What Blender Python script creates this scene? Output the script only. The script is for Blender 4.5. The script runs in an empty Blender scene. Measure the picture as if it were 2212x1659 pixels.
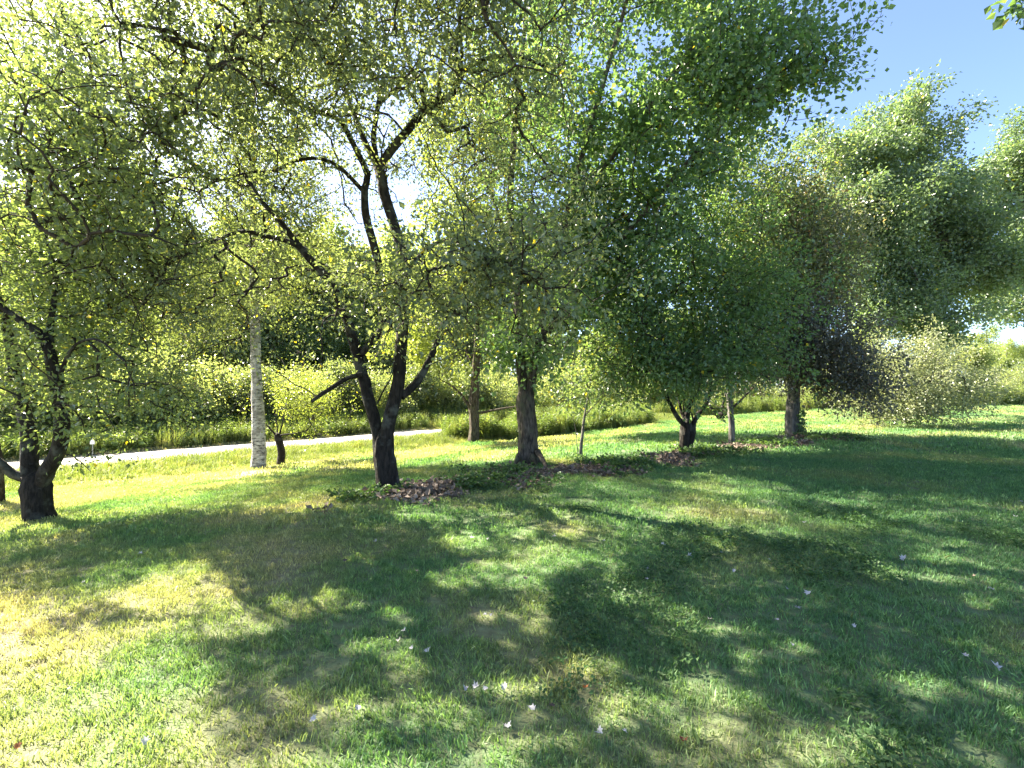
import bpy, math, random
import numpy as np

# ------------------------------------------------------------------ camera, sky, sun, exposure
sc = bpy.context.scene
COL = sc.collection
F, CX, CY, H = 1013.5, 1106.0, 829.5, 1.6          # photo measured on a 2212 x 1659 grid
cam_d = bpy.data.cameras.new("camera")
cam_d.sensor_width = 36.0
cam_d.lens = 36.0 * F / 2212.0
cam_d.clip_start = 0.05
cam_d.clip_end = 3000.0
cam = bpy.data.objects.new("camera", cam_d)
COL.objects.link(cam)
cam.location = (0, 0, H)
cam.rotation_euler = (math.radians(90), 0, 0)
sc.camera = cam

SUN_AZ = math.radians(-60)      # measured from the view direction (+Y), negative = left
SUN_EL = math.radians(40)
w = bpy.data.worlds.new("World")
sc.world = w
w.use_nodes = True
nt = w.node_tree
bg = nt.nodes["Background"]
sky = nt.nodes.new("ShaderNodeTexSky")
sky.sky_type = 'NISHITA'
sky.sun_disc = False
sky.sun_elevation = SUN_EL
sky.sun_rotation = SUN_AZ
sky.air_density = 0.52
sky.dust_density = 0.9
sky.ozone_density = 1.6
nt.links.new(sky.outputs[0], bg.inputs[0])
bg.inputs[1].default_value = 0.054

sun_d = bpy.data.lights.new("sun", 'SUN')
sun_d.energy = 3.5
sun_d.angle = math.radians(0.53)
sun_d.color = (1.0, 0.90, 0.74)
sun = bpy.data.objects.new("sun", sun_d)
COL.objects.link(sun)
sun.location = (-30, 20, 40)
sun.rotation_euler = (math.pi / 2 - SUN_EL, 0, math.pi - SUN_AZ)
sc.view_settings.view_transform = 'Standard'
sc.view_settings.look = 'None'
sc.view_settings.gamma = 1.0
sc.view_settings.exposure = 3.52
sc.render.engine = 'CYCLES'
cy = sc.cycles
cy.max_bounces = 8
cy.diffuse_bounces = 4
cy.glossy_bounces = 2
cy.transmission_bounces = 6
cy.transparent_max_bounces = 8
cy.use_denoising = True
try:
    cy.denoiser = 'OPENIMAGEDENOISE'
    cy.denoising_input_passes = 'RGB_ALBEDO_NORMAL'
except Exception:
    pass
cy.sample_clamp_indirect = 6.0

# ------------------------------------------------------------------ helpers
R = np.random.default_rng(7)


def V(*a):
    return np.array(a, float)


def P(px, py, Z):
    return V((px - CX) / F * Z, Z, H - (py - CY) / F * Z)


def zoomf(ox, oy, s):
    return lambda x, y: ((ox + s * x) / 1.3888, (oy + s * y) / 1.3888)


z1 = zoomf(0, 700, .5727)
z2 = zoomf(700, 900, .3918)
z3 = zoomf(1250, 950, .36166)
z4 = zoomf(1900, 950, .36166)
z5 = zoomf(2450, 850, .36166)
z7 = zoomf(500, 0, .6027)


def sm(a, b, x):
    t = np.clip((x - a) / (b - a), 0, 1)
    return t * t * (3 - 2 * t)


NX, NY = -0.677, 0.736          # normal of the road; the road runs along (0.736, 0.677)


def s_of(x, y):
    return NX * x + NY * y


def gz_top(x, y):
    s = s_of(x, y)
    k = 1 - 0.35 * sm(0, 30, x)
    z = -0.85 * k * sm(4, 16.5, s) - 0.15 * sm(17.4, 18.4, s) + 0.55 * sm(23.4, 28, s)
    z = z + 0.8 * sm(45, 160, np.hypot(x, y))
    z = z + 0.025 * np.sin(0.9 * x + 0.4 * y) * np.cos(0.5 * x - 0.7 * y) + 0.012 * np.sin(2.3 * x - 1.1 * y)
    return z


def gz(x, y):
    s = s_of(x, y)
    return gz_top(x, y) - 0.12 * sm(18.5, 18.9, s) * (1 - sm(22.7, 23.1, s))


def gp(px, py):
    """where the ray through a photo pixel meets the ground"""
    dx, dz = (px - CX) / F, -(py - CY) / F
    t = np.arange(0.8, 150, 0.02)
    d = H + dz * t - gz(dx * t, t)
    i = np.argmax(d < 0)
    if d[i] >= 0:
        i = len(t) - 1
    Z = t[i]
    return V(dx * Z, Z, gz(dx * Z, Z))


def new_mesh(name, verts, faces_flat, nper, mat=None, smooth=False):
    """faces_flat: int array (nf, nper)"""
    me = bpy.data.meshes.new(name)
    verts = np.asarray(verts, np.float32)
    faces_flat = np.asarray(faces_flat, np.int32)
    nf = len(faces_flat)
    me.vertices.add(len(verts))
    me.vertices.foreach_set("co", verts.ravel())
    me.loops.add(nf * nper)
    me.loops.foreach_set("vertex_index", faces_flat.ravel())
    me.polygons.add(nf)
    me.polygons.foreach_set("loop_start", np.arange(0, nf * nper, nper, dtype=np.int32))
    me.polygons.foreach_set("loop_total", np.full(nf, nper, np.int32))
    me.polygons.foreach_set("use_smooth", np.full(nf, smooth, bool))
    me.update(calc_edges=True)
    if mat:
        me.materials.append(mat)
    return me


def link(name, me, parent=None):
    o = bpy.data.objects.new(name, me)
    COL.objects.link(o)
    if parent is not None:
        o.parent = parent
    return o


def tag(o, label=None, cat=None, group=None, kind=None):
    if label:
        o["label"] = label
    if cat:
        o["category"] = cat
    if group:
        o["group"] = group
    if kind:
        o["kind"] = kind
    return o


def nrm(a):
    return a / np.maximum(np.linalg.norm(a, axis=-1, keepdims=True), 1e-9)


# ------------------------------------------------------------------ materials
def nmat(name):
    m = bpy.data.materials.new(name)
    m.use_nodes = True
    t = m.node_tree
    t.nodes.clear()
    out = t.nodes.new("ShaderNodeOutputMaterial")
    return m, t, out


def ramp(t, stops, fac):
    r = t.nodes.new("ShaderNodeValToRGB")
    e = r.color_ramp.elements
    while len(e) < len(stops):
        e.new(0.5)
    for el, (p, c) in zip(e, stops):
        el.position = p
        el.color = (*c, 1)
    t.links.new(fac, r.inputs[0])
    return r.outputs[0]


def noise(t, scale, detail=3, vec=None, rough=0.55):
    n = t.nodes.new("ShaderNodeTexNoise")
    n.inputs["Scale"].default_value = scale
    n.inputs["Detail"].default_value = detail
    n.inputs["Roughness"].default_value = rough
    if vec is not None:
        t.links.new(vec, n.inputs["Vector"])
    return n.outputs[0]


def position(t):
    return t.nodes.new("ShaderNodeNewGeometry").outputs["Position"]


def mixc(t, fac, a, b, mode='MIX'):
    m = t.nodes.new("ShaderNodeMix")
    m.data_type = 'RGBA'
    m.blend_type = mode
    for s, v in ((m.inputs[0], fac), (m.inputs[6], a), (m.inputs[7], b)):
        if hasattr(v, "is_linked"):
            t.links.new(v, s)
        else:
            s.default_value = v if isinstance(v, float) else (*v, 1)
    return m.outputs[2]


def leaf_shader(t, out, col, tcol, tfac=0.45, rough=0.42, spec=0.45):
    pb = t.nodes.new("ShaderNodeBsdfPrincipled")
    t.links.new(col, pb.inputs["Base Color"])
    pb.inputs["Roughness"].default_value = rough
    pb.inputs["Specular IOR Level"].default_value = spec
    tr = t.nodes.new("ShaderNodeBsdfTranslucent")
    t.links.new(tcol, tr.inputs[0])
    mx = t.nodes.new("ShaderNodeMixShader")
    mx.inputs[0].default_value = tfac
    t.links.new(pb.outputs[0], mx.inputs[1])
    t.links.new(tr.outputs[0], mx.inputs[2])
    t.links.new(mx.outputs[0], out.inputs[0])


def leaf_mat(name, dark, mid, light, accent=(0.35, 0.28, 0.02), trans=(2.3, 2.25, 0.85), tfac=0.48, rough=0.36, spec=0.7, accent_at=0.97):
    m, t, out = nmat(name)
    a = t.nodes.new("ShaderNodeAttribute")
    a.attribute_name = "lv"
    c = ramp(t, [(0.0, dark), (0.45, mid), (accent_at - 0.03, light), (accent_at, accent)], a.outputs["Fac"])
    tc = mixc(t, 1.0, c, trans, 'MULTIPLY')
    leaf_shader(t, out, c, tc, tfac, rough, spec)
    return m


def bark_mat(name, dark, light, scale=9.0, bump=0.6, moss=None):
    m, t, out = nmat(name)
    tc = t.nodes.new("ShaderNodeTexCoord").outputs["Object"]
    mp = t.nodes.new("ShaderNodeMapping")
    mp.inputs["Scale"].default_value = (1, 1, 0.22)
    t.links.new(tc, mp.inputs[0])
    n = noise(t, scale * 2.2, 5, mp.outputs[0], 0.65)
    n2 = noise(t, 3.0, 3, tc)
    c = ramp(t, [(0.36, dark), (0.66, light)], n)
    c = mixc(t, n2, c, tuple(x * 0.55 for x in dark))
    if moss:
        nm = noise(t, 4.5, 4, tc)
        f = ramp(t, [(0.52, (0, 0, 0)), (0.66, (0.8, 0.8, 0.8))], nm)
        c = mixc(t, f, c, moss)
    pb = t.nodes.new("ShaderNodeBsdfPrincipled")
    t.links.new(c, pb.inputs["Base Color"])
    pb.inputs["Roughness"].default_value = 0.9
    pb.inputs["Specular IOR Level"].default_value = 0.2
    bp = t.nodes.new("ShaderNodeBump")
    bp.inputs["Strength"].default_value = bump
    bp.inputs["Distance"].default_value = 0.03
    t.links.new(n, bp.inputs["Height"])
    t.links.new(bp.outputs[0], pb.inputs["Normal"])
    t.links.new(pb.outputs[0], out.inputs[0])
    return m


def birch_mat():
    m, t, out = nmat("birch_bark")
    tc = t.nodes.new("ShaderNodeTexCoord").outputs["Object"]
    mp = t.nodes.new("ShaderNodeMapping")
    mp.inputs["Scale"].default_value = (1, 1, 2.6)
    t.links.new(tc, mp.inputs[0])
    n = noise(t, 6.5, 6, mp.outputs[0], 0.75)
    n2 = noise(t, 2.2, 4, tc)
    c = ramp(t, [(0.40, (0.03, 0.027, 0.024)), (0.47, (0.27, 0.255, 0.235)), (0.62, (0.60, 0.58, 0.55))], n)
    f = ramp(t, [(0.50, (0, 0, 0)), (0.62, (0.85, 0.85, 0.85))], n2)
    c = mixc(t, f, c, (0.16, 0.15, 0.13))
    pb = t.nodes.new("ShaderNodeBsdfPrincipled")
    t.links.new(c, pb.inputs["Base Color"])
    pb.inputs["Roughness"].default_value = 0.75
    t.links.new(pb.outputs[0], out.inputs[0])
    return m


M = {}
M["apple_bark"] = bark_mat("apple_bark", (0.012, 0.010, 0.008), (0.062, 0.050, 0.040), 11, 1.0, moss=(0.085, 0.085, 0.07))
M["maple_bark"] = bark_mat("maple_bark", (0.03, 0.024, 0.018), (0.24, 0.195, 0.15), 10, 1.0, moss=(0.09, 0.09, 0.05))
M["grey_bark"] = bark_mat("grey_bark", (0.06, 0.055, 0.05), (0.30, 0.28, 0.25), 9, 0.8)
M["birch_bark"] = birch_mat()
M["twig"] = bark_mat("twig_bark", (0.03, 0.024, 0.018), (0.08, 0.065, 0.05), 12, 0.2)

M["apple_leaf"] = leaf_mat("apple_leaf", (0.065, 0.09, 0.055), (0.10, 0.13, 0.078), (0.16, 0.19, 0.12), spec=0.85)
M["apple_leaf_b"] = leaf_mat("apple_leaf_b", (0.065, 0.095, 0.05), (0.10, 0.14, 0.065), (0.16, 0.195, 0.10), spec=0.8)
M["maple_leaf"] = leaf_mat("maple_leaf", (0.052, 0.10, 0.05), (0.085, 0.15, 0.07), (0.14, 0.205, 0.105), accent_at=0.985, spec=0.8)
M["lime_leaf"] = leaf_mat("lime_leaf", (0.08, 0.11, 0.035), (0.13, 0.165, 0.05), (0.19, 0.225, 0.08), tfac=0.55)
M["birch_leaf"] = leaf_mat("birch_leaf", (0.07, 0.095, 0.04), (0.11, 0.14, 0.055), (0.16, 0.19, 0.08), accent=(0.45, 0.33, 0.05), accent_at=0.95)
M["plum_leaf"] = leaf_mat("plum_leaf", (0.055, 0.068, 0.058), (0.09, 0.10, 0.083), (0.15, 0.145, 0.11), trans=(2.0, 1.7, 1.1), tfac=0.42, accent=(0.16, 0.09, 0.075), accent_at=0.86)
M["brown_leaf"] = leaf_mat("brown_leaf", (0.07, 0.088, 0.05), (0.11, 0.13, 0.075), (0.175, 0.185, 0.115), trans=(2.0, 1.9, 0.9), tfac=0.45, accent=(0.20, 0.13, 0.08), accent_at=0.88)
M["silver_leaf"] = leaf_mat("silver_leaf", (0.07, 0.11, 0.06), (0.115, 0.165, 0.085), (0.19, 0.24, 0.15), rough=0.34, spec=0.9, accent_at=0.99, trans=(1.9, 2.0, 0.9), tfac=0.42)
M["shrub_leaf"] = leaf_mat("shrub_leaf", (0.12, 0.145, 0.085), (0.185, 0.21, 0.125), (0.26, 0.28, 0.18), accent=(0.25, 0.25, 0.12), trans=(1.9, 1.9, 1.1))
M["pale_leaf"] = leaf_mat("pale_leaf", (0.07, 0.11, 0.06), (0.10, 0.145, 0.08), (0.15, 0.19, 0.11), rough=0.35, spec=0.5, tfac=0.4)
M["far_leaf"] = leaf_mat("far_leaf", (0.10, 0.14, 0.06), (0.155, 0.20, 0.085), (0.22, 0.255, 0.12), tfac=0.55)
M["far_leaf_dark"] = leaf_mat("far_leaf_dark", (0.075, 0.105, 0.06), (0.115, 0.15, 0.085), (0.165, 0.195, 0.105), tfac=0.5)
M["far_leaf_lime"] = leaf_mat("far_leaf_lime", (0.13, 0.165, 0.075), (0.19, 0.23, 0.105), (0.255, 0.285, 0.15), trans=(2.0, 2.0, 0.95), tfac=0.55)


# ------------------------------------------------------------------ ground and road
BED = [gp(*q)[:2] for q in ((770, 1085), (880, 1062), (1000, 1050), (1140, 1022), (1290, 1018), (1400, 1000), (1490, 980), (1600, 968), (1720, 948), (1850, 948))]
BEDW = [.28, .38, .5, .75, .5, .42, .45, .38, .45, .22]


def bed_mask(x, y):
    """1 inside the leaf-strewn strip under the tree row, 0 outside"""
    best = np.full(np.shape(x), -9.0)
    for i in range(len(BED) - 1):
        a, b = BED[i], BED[i + 1]
        ab = b - a
        t = np.clip(((x - a[0]) * ab[0] + (y - a[1]) * ab[1]) / (ab @ ab), 0, 1)
        d = np.hypot(x - a[0] - t * ab[0], y - a[1] - t * ab[1])
        wd = BEDW[i] + (BEDW[i + 1] - BEDW[i]) * t
        best = np.maximum(best, wd - d)
    wob = 0.22 * np.sin(3.1 * x + 1.7 * y) + 0.16 * np.sin(5.3 * y - 2.9 * x + 1) + 0.1 * np.sin(9 * x + 7 * y)
    return sm(-0.22, 0.22, best + 1.6 * wob)


def grid(n=330, ext=450.0, a=3.2):
    u = np.linspace(-math.asinh(ext / a), math.asinh(ext / a), n)
    g = a * np.sinh(u)
    X, Y = np.meshgrid(g, g + 5.0)
    x, y = X.ravel(), Y.ravel()
    v = np.stack([x, y, gz(x, y)], 1)
    i = np.arange(n * n).reshape(n, n)
    f = np.stack([i[:-1, :-1], i[:-1, 1:], i[1:, 1:], i[1:, :-1]], -1).reshape(-1, 4)
    return v, f


GRASS_STOPS = [(0.32, (0.100, 0.205, 0.098)), (0.50, (0.132, 0.240, 0.110)), (0.60, (0.205, 0.265, 0.125)), (0.74, (0.380, 0.350, 0.210))]


def grass_colour(t):
    pos = position(t)
    n1 = noise(t, 0.55, 4, pos)
    sep = t.nodes.new("ShaderNodeSeparateXYZ")
    t.links.new(pos, sep.inputs[0])
    mr = t.nodes.new("ShaderNodeMapRange")            # drier turf towards the road, lusher to the right
    mr.inputs[1].default_value = 6.0
    mr.inputs[2].default_value = -6.0
    mr.inputs[3].default_value = -0.06
    mr.inputs[4].default_value = 0.145
    t.links.new(sep.outputs[0], mr.inputs[0])
    ad = t.nodes.new("ShaderNodeMath")
    ad.operation = 'ADD'
    t.links.new(n1, ad.inputs[0])
    t.links.new(mr.outputs[0], ad.inputs[1])
    vd = t.nodes.new("ShaderNodeVectorMath")           # dry turf at the near left, paled further to look sunlit
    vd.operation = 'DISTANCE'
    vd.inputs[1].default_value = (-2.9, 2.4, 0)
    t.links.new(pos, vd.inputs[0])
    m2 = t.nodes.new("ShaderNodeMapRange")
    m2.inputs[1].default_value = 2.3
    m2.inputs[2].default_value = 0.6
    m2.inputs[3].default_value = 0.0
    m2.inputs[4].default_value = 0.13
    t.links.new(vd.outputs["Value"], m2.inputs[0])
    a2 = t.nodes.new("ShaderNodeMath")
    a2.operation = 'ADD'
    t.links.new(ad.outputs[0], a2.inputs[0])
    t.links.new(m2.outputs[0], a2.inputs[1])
    ln = t.nodes.new("ShaderNodeVectorMath")           # sunlight painted into the far lawn: turf colour paled with distance
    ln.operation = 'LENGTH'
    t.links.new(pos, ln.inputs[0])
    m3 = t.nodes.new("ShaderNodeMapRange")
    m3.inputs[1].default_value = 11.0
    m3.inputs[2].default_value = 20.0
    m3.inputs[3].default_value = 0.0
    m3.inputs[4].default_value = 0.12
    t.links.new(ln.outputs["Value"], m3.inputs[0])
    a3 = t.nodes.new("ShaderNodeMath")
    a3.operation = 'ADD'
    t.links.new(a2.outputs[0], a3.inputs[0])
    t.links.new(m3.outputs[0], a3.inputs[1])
    return pos, ramp(t, GRASS_STOPS, a3.outputs[0])


def ground_mat():
    m, t, out = nmat("lawn_ground")
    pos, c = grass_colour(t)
    n2 = noise(t, 18, 4, pos)
    c = mixc(t, n2, c, (0.10, 0.085, 0.05))
    n3 = noise(t, 30, 5, pos, 0.7)
    soil = ramp(t, [(0.3, (0.045, 0.032, 0.022)), (0.55, (0.11, 0.08, 0.058)), (0.75, (0.22, 0.165, 0.125))], n3)
    at = t.nodes.new("ShaderNodeAttribute")
    at.attribute_name = "bed"
    c = mixc(t, at.outputs["Fac"], c, soil)
    pb = t.nodes.new("ShaderNodeBsdfPrincipled")
    pb.inputs["Roughness"].default_value = 0.95
    pb.inputs["Specular IOR Level"].default_value = 0.15
    t.links.new(c, pb.inputs["Base Color"])
    bp = t.nodes.new("ShaderNodeBump")
    bp.inputs["Strength"].default_value = 0.6
    bp.inputs["Distance"].default_value = 0.05
    t.links.new(n3, bp.inputs["Height"])
    t.links.new(bp.outputs[0], pb.inputs["Normal"])
    t.links.new(pb.outputs[0], out.inputs[0])
    return m


gv, gf = grid()
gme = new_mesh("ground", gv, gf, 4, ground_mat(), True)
at = gme.attributes.new("bed", 'FLOAT', 'POINT')
at.data.foreach_set("value", bed_mask(gv[:, 0], gv[:, 1]).astype(np.float32))
tag(link("ground", gme), "lawn sloping gently down towards the road", kind="structure")


def road_mat():
    m, t, out = nmat("road_gravel")
    pos = position(t)
    n = noise(t, 60, 4, pos, 0.7)
    n2 = noise(t, 0.8, 3, pos)
    c = ramp(t, [(0.3, (0.40, 0.385, 0.36)), (0.7, (0.56, 0.54, 0.51))], n)
    c = mixc(t, n2, c, (0.40, 0.37, 0.33))
    pb = t.nodes.new("ShaderNodeBsdfPrincipled")
    t.links.new(c, pb.inputs["Base Color"])
    pb.inputs["Roughness"].default_value = 0.85
    bp = t.nodes.new("ShaderNodeBump")
    bp.inputs["Strength"].default_value = 0.5
    bp.inputs["Distance"].default_value = 0.02
    t.links.new(n, bp.inputs["Height"])
    t.links.new(bp.outputs[0], pb.inputs["Normal"])
    t.links.new(pb.outputs[0], out.inputs[0])
    return m


al = np.linspace(-70, 130, 260)
sw = np.linspace(18.35, 22.95, 12)
A_, S_ = np.meshgrid(al, sw, indexing="ij")
rx = NX * S_ + 0.736 * A_
ry = NY * S_ + 0.677 * A_
edge = (S_ - sw[0]) / (sw[-1] - sw[0])
rx = rx + np.where((edge < .01) | (edge > .99), 0.12 * np.sin(3.1 * A_) * NX, 0)
rz = gz_top(rx, ry) + 0.06 * np.sin(np.pi * edge) - 0.02
ii = np.arange(rx.size).reshape(rx.shape)
rf = np.stack([ii[:-1, :-1], ii[1:, :-1], ii[1:, 1:], ii[:-1, 1:]], -1).reshape(-1, 4)
tag(link("road", new_mesh("road", np.stack([rx.ravel(), ry.ravel(), rz.ravel()], 1), rf, 4, road_mat(), True)),
    "pale sunlit country road crossing behind the trees", kind="structure")


# ------------------------------------------------------------------ tree builder
def smooth_line(pts, rad, step):
    """Catmull-Rom through the traced points, resampled"""
    pts = np.asarray(pts, float)
    rad = np.asarray(rad, float)
    n = len(pts)
    ext = np.vstack([2 * pts[0] - pts[1], pts, 2 * pts[-1] - pts[-2]])
    op, orr = [], []
    for i in range(n - 1):
        p0, p1, p2, p3 = ext[i:i + 4]
        k = max(2, int(np.linalg.norm(p2 - p1) / step))
        for t in np.arange(k) / k:
            op.append(0.5 * ((2 * p1) + (-p0 + p2) * t + (2 * p0 - 5 * p1 + 4 * p2 - p3) * t * t + (-p0 + 3 * p1 - 3 * p2 + p3) * t ** 3))
            orr.append(rad[i] + (rad[i + 1] - rad[i]) * t)
    op.append(pts[-1])
    orr.append(rad[-1])
    return np.array(op), np.array(orr)


def tube(pts, rad, sides, mat, name, seed=0, flare=None, rough=0.07, cap=True):
    """one continuous limb with uneven girth; flare = (extra radius, height) of the root swell"""
    rg = np.random.default_rng(seed)
    n = len(pts)
    tan = nrm(np.gradient(pts, axis=0))
    ref = V(0.83, 0.55, 0.07)
    u = nrm(np.cross(tan, ref))
    v = np.cross(tan, u)
    th = np.linspace(0, 2 * np.pi, sides, endpoint=False)
    ph = rg.uniform(0, 6.28, 6)
    arc = np.concatenate([[0], np.cumsum(np.linalg.norm(np.diff(pts, axis=0), axis=1))])[:, None]
    k = 1 + rough * (np.sin(2 * th + ph[0] + 1.3 * arc) + 0.7 * np.sin(3 * th + ph[1] - 2.1 * arc) + 0.5 * np.sin(5 * th + ph[2] + 0.7 * arc)) \
        + rough * 0.6 * np.sin(6 * arc + ph[3] + th) + rough * .5 * rg.normal(size=(n, sides))
    rr = rad[:, None] * k
    if sides > 13:                                     # furrowed bark on the big trunks
        rr = rr * (1 + .045 * np.sign(np.sin(7 * th + 1.5 * np.sin(3 * arc + ph[1]))) + .02 * rg.normal(size=(n, sides)))
    if flare:
        hz = np.exp(-np.maximum(pts[:, 2] - pts[0, 2], 0) / flare[1])[:, None]
        lob = 0.6 + 0.55 * np.cos(4 * th + ph[4]) + 0.35 * np.cos(3 * th + ph[5])
        rr = rr + flare[0] * hz * np.maximum(lob, 0.1)
    ring = pts[:, None] + rr[..., None] * (u[:, None] * np.cos(th)[None, :, None] + v[:, None] * np.sin(th)[None, :, None])
    vs = ring.reshape(-1, 3)
    i = np.arange(n * sides).reshape(n, sides)
    j = np.roll(i, -1, 1)
    f = np.stack([i[:-1], j[:-1], j[1:], i[1:]], -1).reshape(-1, 4)
    if cap:
        vs = np.vstack([vs, pts[-1] + tan[-1] * rad[-1] * .6])
        c = len(vs) - 1
        cf = np.stack([i[-1], j[-1], np.full(sides, c), np.full(sides, c)], 1)
        # quads with a doubled tip vertex would be degenerate: shift the second tip a hair
        vs = np.vstack([vs, pts[-1] + tan[-1] * rad[-1] * .6 + u[-1] * .0004])
        cf[:, 3] = c + 1
        f = np.vstack([f, cf])
    return new_mesh(name, vs, f, 4, mat, True)


def frusta(p0, p1, r0, r1, t0, t1, sides, mat, name):
    """thin branches: one prism per segment, rings shared in position between neighbours"""
    th = np.linspace(0, 2 * np.pi, sides, endpoint=False)
    ref = V(0.83, 0.55, 0.07)

    def ringf(p, r, t):
        u = nrm(np.cross(t, ref))
        v = np.cross(t, u)
        return p[:, None] + r[:, None, None] * (u[:, None] * np.cos(th)[None, :, None] + v[:, None] * np.sin(th)[None, :, None])
    a, b = ringf(p0, r0, t0), ringf(p1, r1, t1)
    n = len(p0)
    vs = np.concatenate([a, b], 1).reshape(-1, 3)
    base = (np.arange(n) * 2 * sides)[:, None]
    k = np.arange(sides)[None]
    kn = (k + 1) % sides
    f = np.stack([base + k, base + kn, base + sides + kn, base + sides + k], -1).reshape(-1, 4)
    return vs, f


def leaf_mesh(p, ax, nr, L, W, lv, mat, name, fold=0.18, lobed=False):
    """one folded blade per row, pointed at both ends; lobed adds two side points (maple)"""
    ax = nrm(ax)
    b = nrm(np.cross(nr, ax))
    n = np.cross(ax, b)
    L_, W_ = L[:, None], W[:, None]
    if lobed:
        v = np.stack([p,
                      p + ax * L_ * .35 + b * W_ * .6 + n * W_ * fold,
                      p + ax * L_ * .52 + b * W_ * .22,
                      p + ax * L_ - n * L_ * .12,
                      p + ax * L_ * .52 - b * W_ * .22,
                      p + ax * L_ * .35 - b * W_ * .6 + n * W_ * fold], 1)
        q = np.array([[0, 1, 2], [0, 2, 3], [0, 3, 4], [0, 4, 5]])
        nv = 6
    else:
        v = np.stack([p,
                      p + ax * L_ * .45 + b * W_ * .5 + n * W_ * fold,
                      p + ax * L_ - n * L_ * .1,
                      p + ax * L_ * .45 - b * W_ * .5 + n * W_ * fold], 1)
        q = np.array([[0, 1, 2], [0, 2, 3]])
        nv = 4
    base = (np.arange(len(p)) * nv)[:, None, None]
    f = (base + q[None]).reshape(-1, 3)
    me = new_mesh(name, v.reshape(-1, 3), f, 3, mat, False)
    a = me.attributes.new("lv", 'FLOAT', 'FACE')
    a.data.foreach_set("value", np.repeat(lv, len(q)).astype(np.float32))
    return me


# openings in the crowns: where the photograph shows sun on the lawn (ellipses on the 2212 x 1659 grid), the crown is open along the sun's path
SUN_SPOTS = [(170, 1500, 310, 150), (400, 1290, 180, 60), (520, 1350, 160, 40), (120, 1630, 240, 60), (650, 1310, 120, 28), (330, 1060, 420, 42), (620, 1050, 200, 50), (960, 1020, 130, 25),
             (1120, 1240, 120, 32), (1185, 1210, 65, 30), (1110, 1150, 55, 14), (1020, 1165, 50, 18), (970, 1245, 60, 16), (1170, 1290, 45, 25), (1560, 1045, 95, 17), (1640, 1062, 60, 18), (1450, 1102, 45, 11),
             (1360, 1070, 60, 14), (1840, 1080, 75, 13), (1930, 1118, 45, 10), (1585, 1175, 42, 14), (2060, 1210, 75, 11), (2150, 1232, 50, 10), (1330, 1235, 22, 20), (860, 1330, 45, 18), (870, 1415, 45, 35),
             (640, 1640, 60, 30), (1900, 905, 330, 16), (1600, 925, 160, 14), (1250, 950, 100, 14), (2120, 890, 160, 22), (1090, 1390, 30, 16), (2000, 1500, 50, 20), (2090, 1640, 60, 25), (1460, 1330, 45, 14),
             (1280, 1060, 40, 14), (1180, 1050, 60, 14), (900, 1110, 50, 12), (1720, 1150, 30, 9)]
_rs = np.random.default_rng(77)
for _ in range(60):                                    # and small flecks all over the shaded lawn
    _y = 1060 + 600 * _rs.random() ** 1.2
    _k = (_y - 830) / 500
    SUN_SPOTS.append((_rs.uniform(620, 2250), _y, _k * _rs.uniform(22, 62), _k * _rs.uniform(8, 22)))
SUN_OFF = (math.sin(SUN_AZ) / math.tan(SUN_EL), math.cos(SUN_AZ) / math.tan(SUN_EL))


def sun_gap(p, rg):
    """False for leaves that would shade one of the sunlit patches of the lawn"""
    x, y, z = p[:, 0].copy(), p[:, 1].copy(), p[:, 2]
    for _ in range(2):
        h = z - gz(x, y)
        x, y = p[:, 0] - SUN_OFF[0] * h, p[:, 1] - SUN_OFF[1] * h
    yy = np.maximum(y, .3)
    u = CX + F * x / yy
    v = CY + F * (H - gz(x, y)) / yy
    wob = .18 * np.sin(5 * x + 3 * y) + .14 * np.sin(9 * y - 4 * x)
    open_ = np.zeros(len(x), bool)
    for cx, cy, a, b in SUN_SPOTS:
        k = 1.1 if cx > 900 else 1.0
        d = np.hypot((u - cx) / (a * k), (v - cy) / (b * k)) + wob
        open_ |= d < 1 + rg.normal(0, .06, len(x))
    return ~(open_ & (y > .3))


LEAF_SHARE = 0.92
BLOB = 1.12
LEAF_SIZE = 0.80


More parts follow.
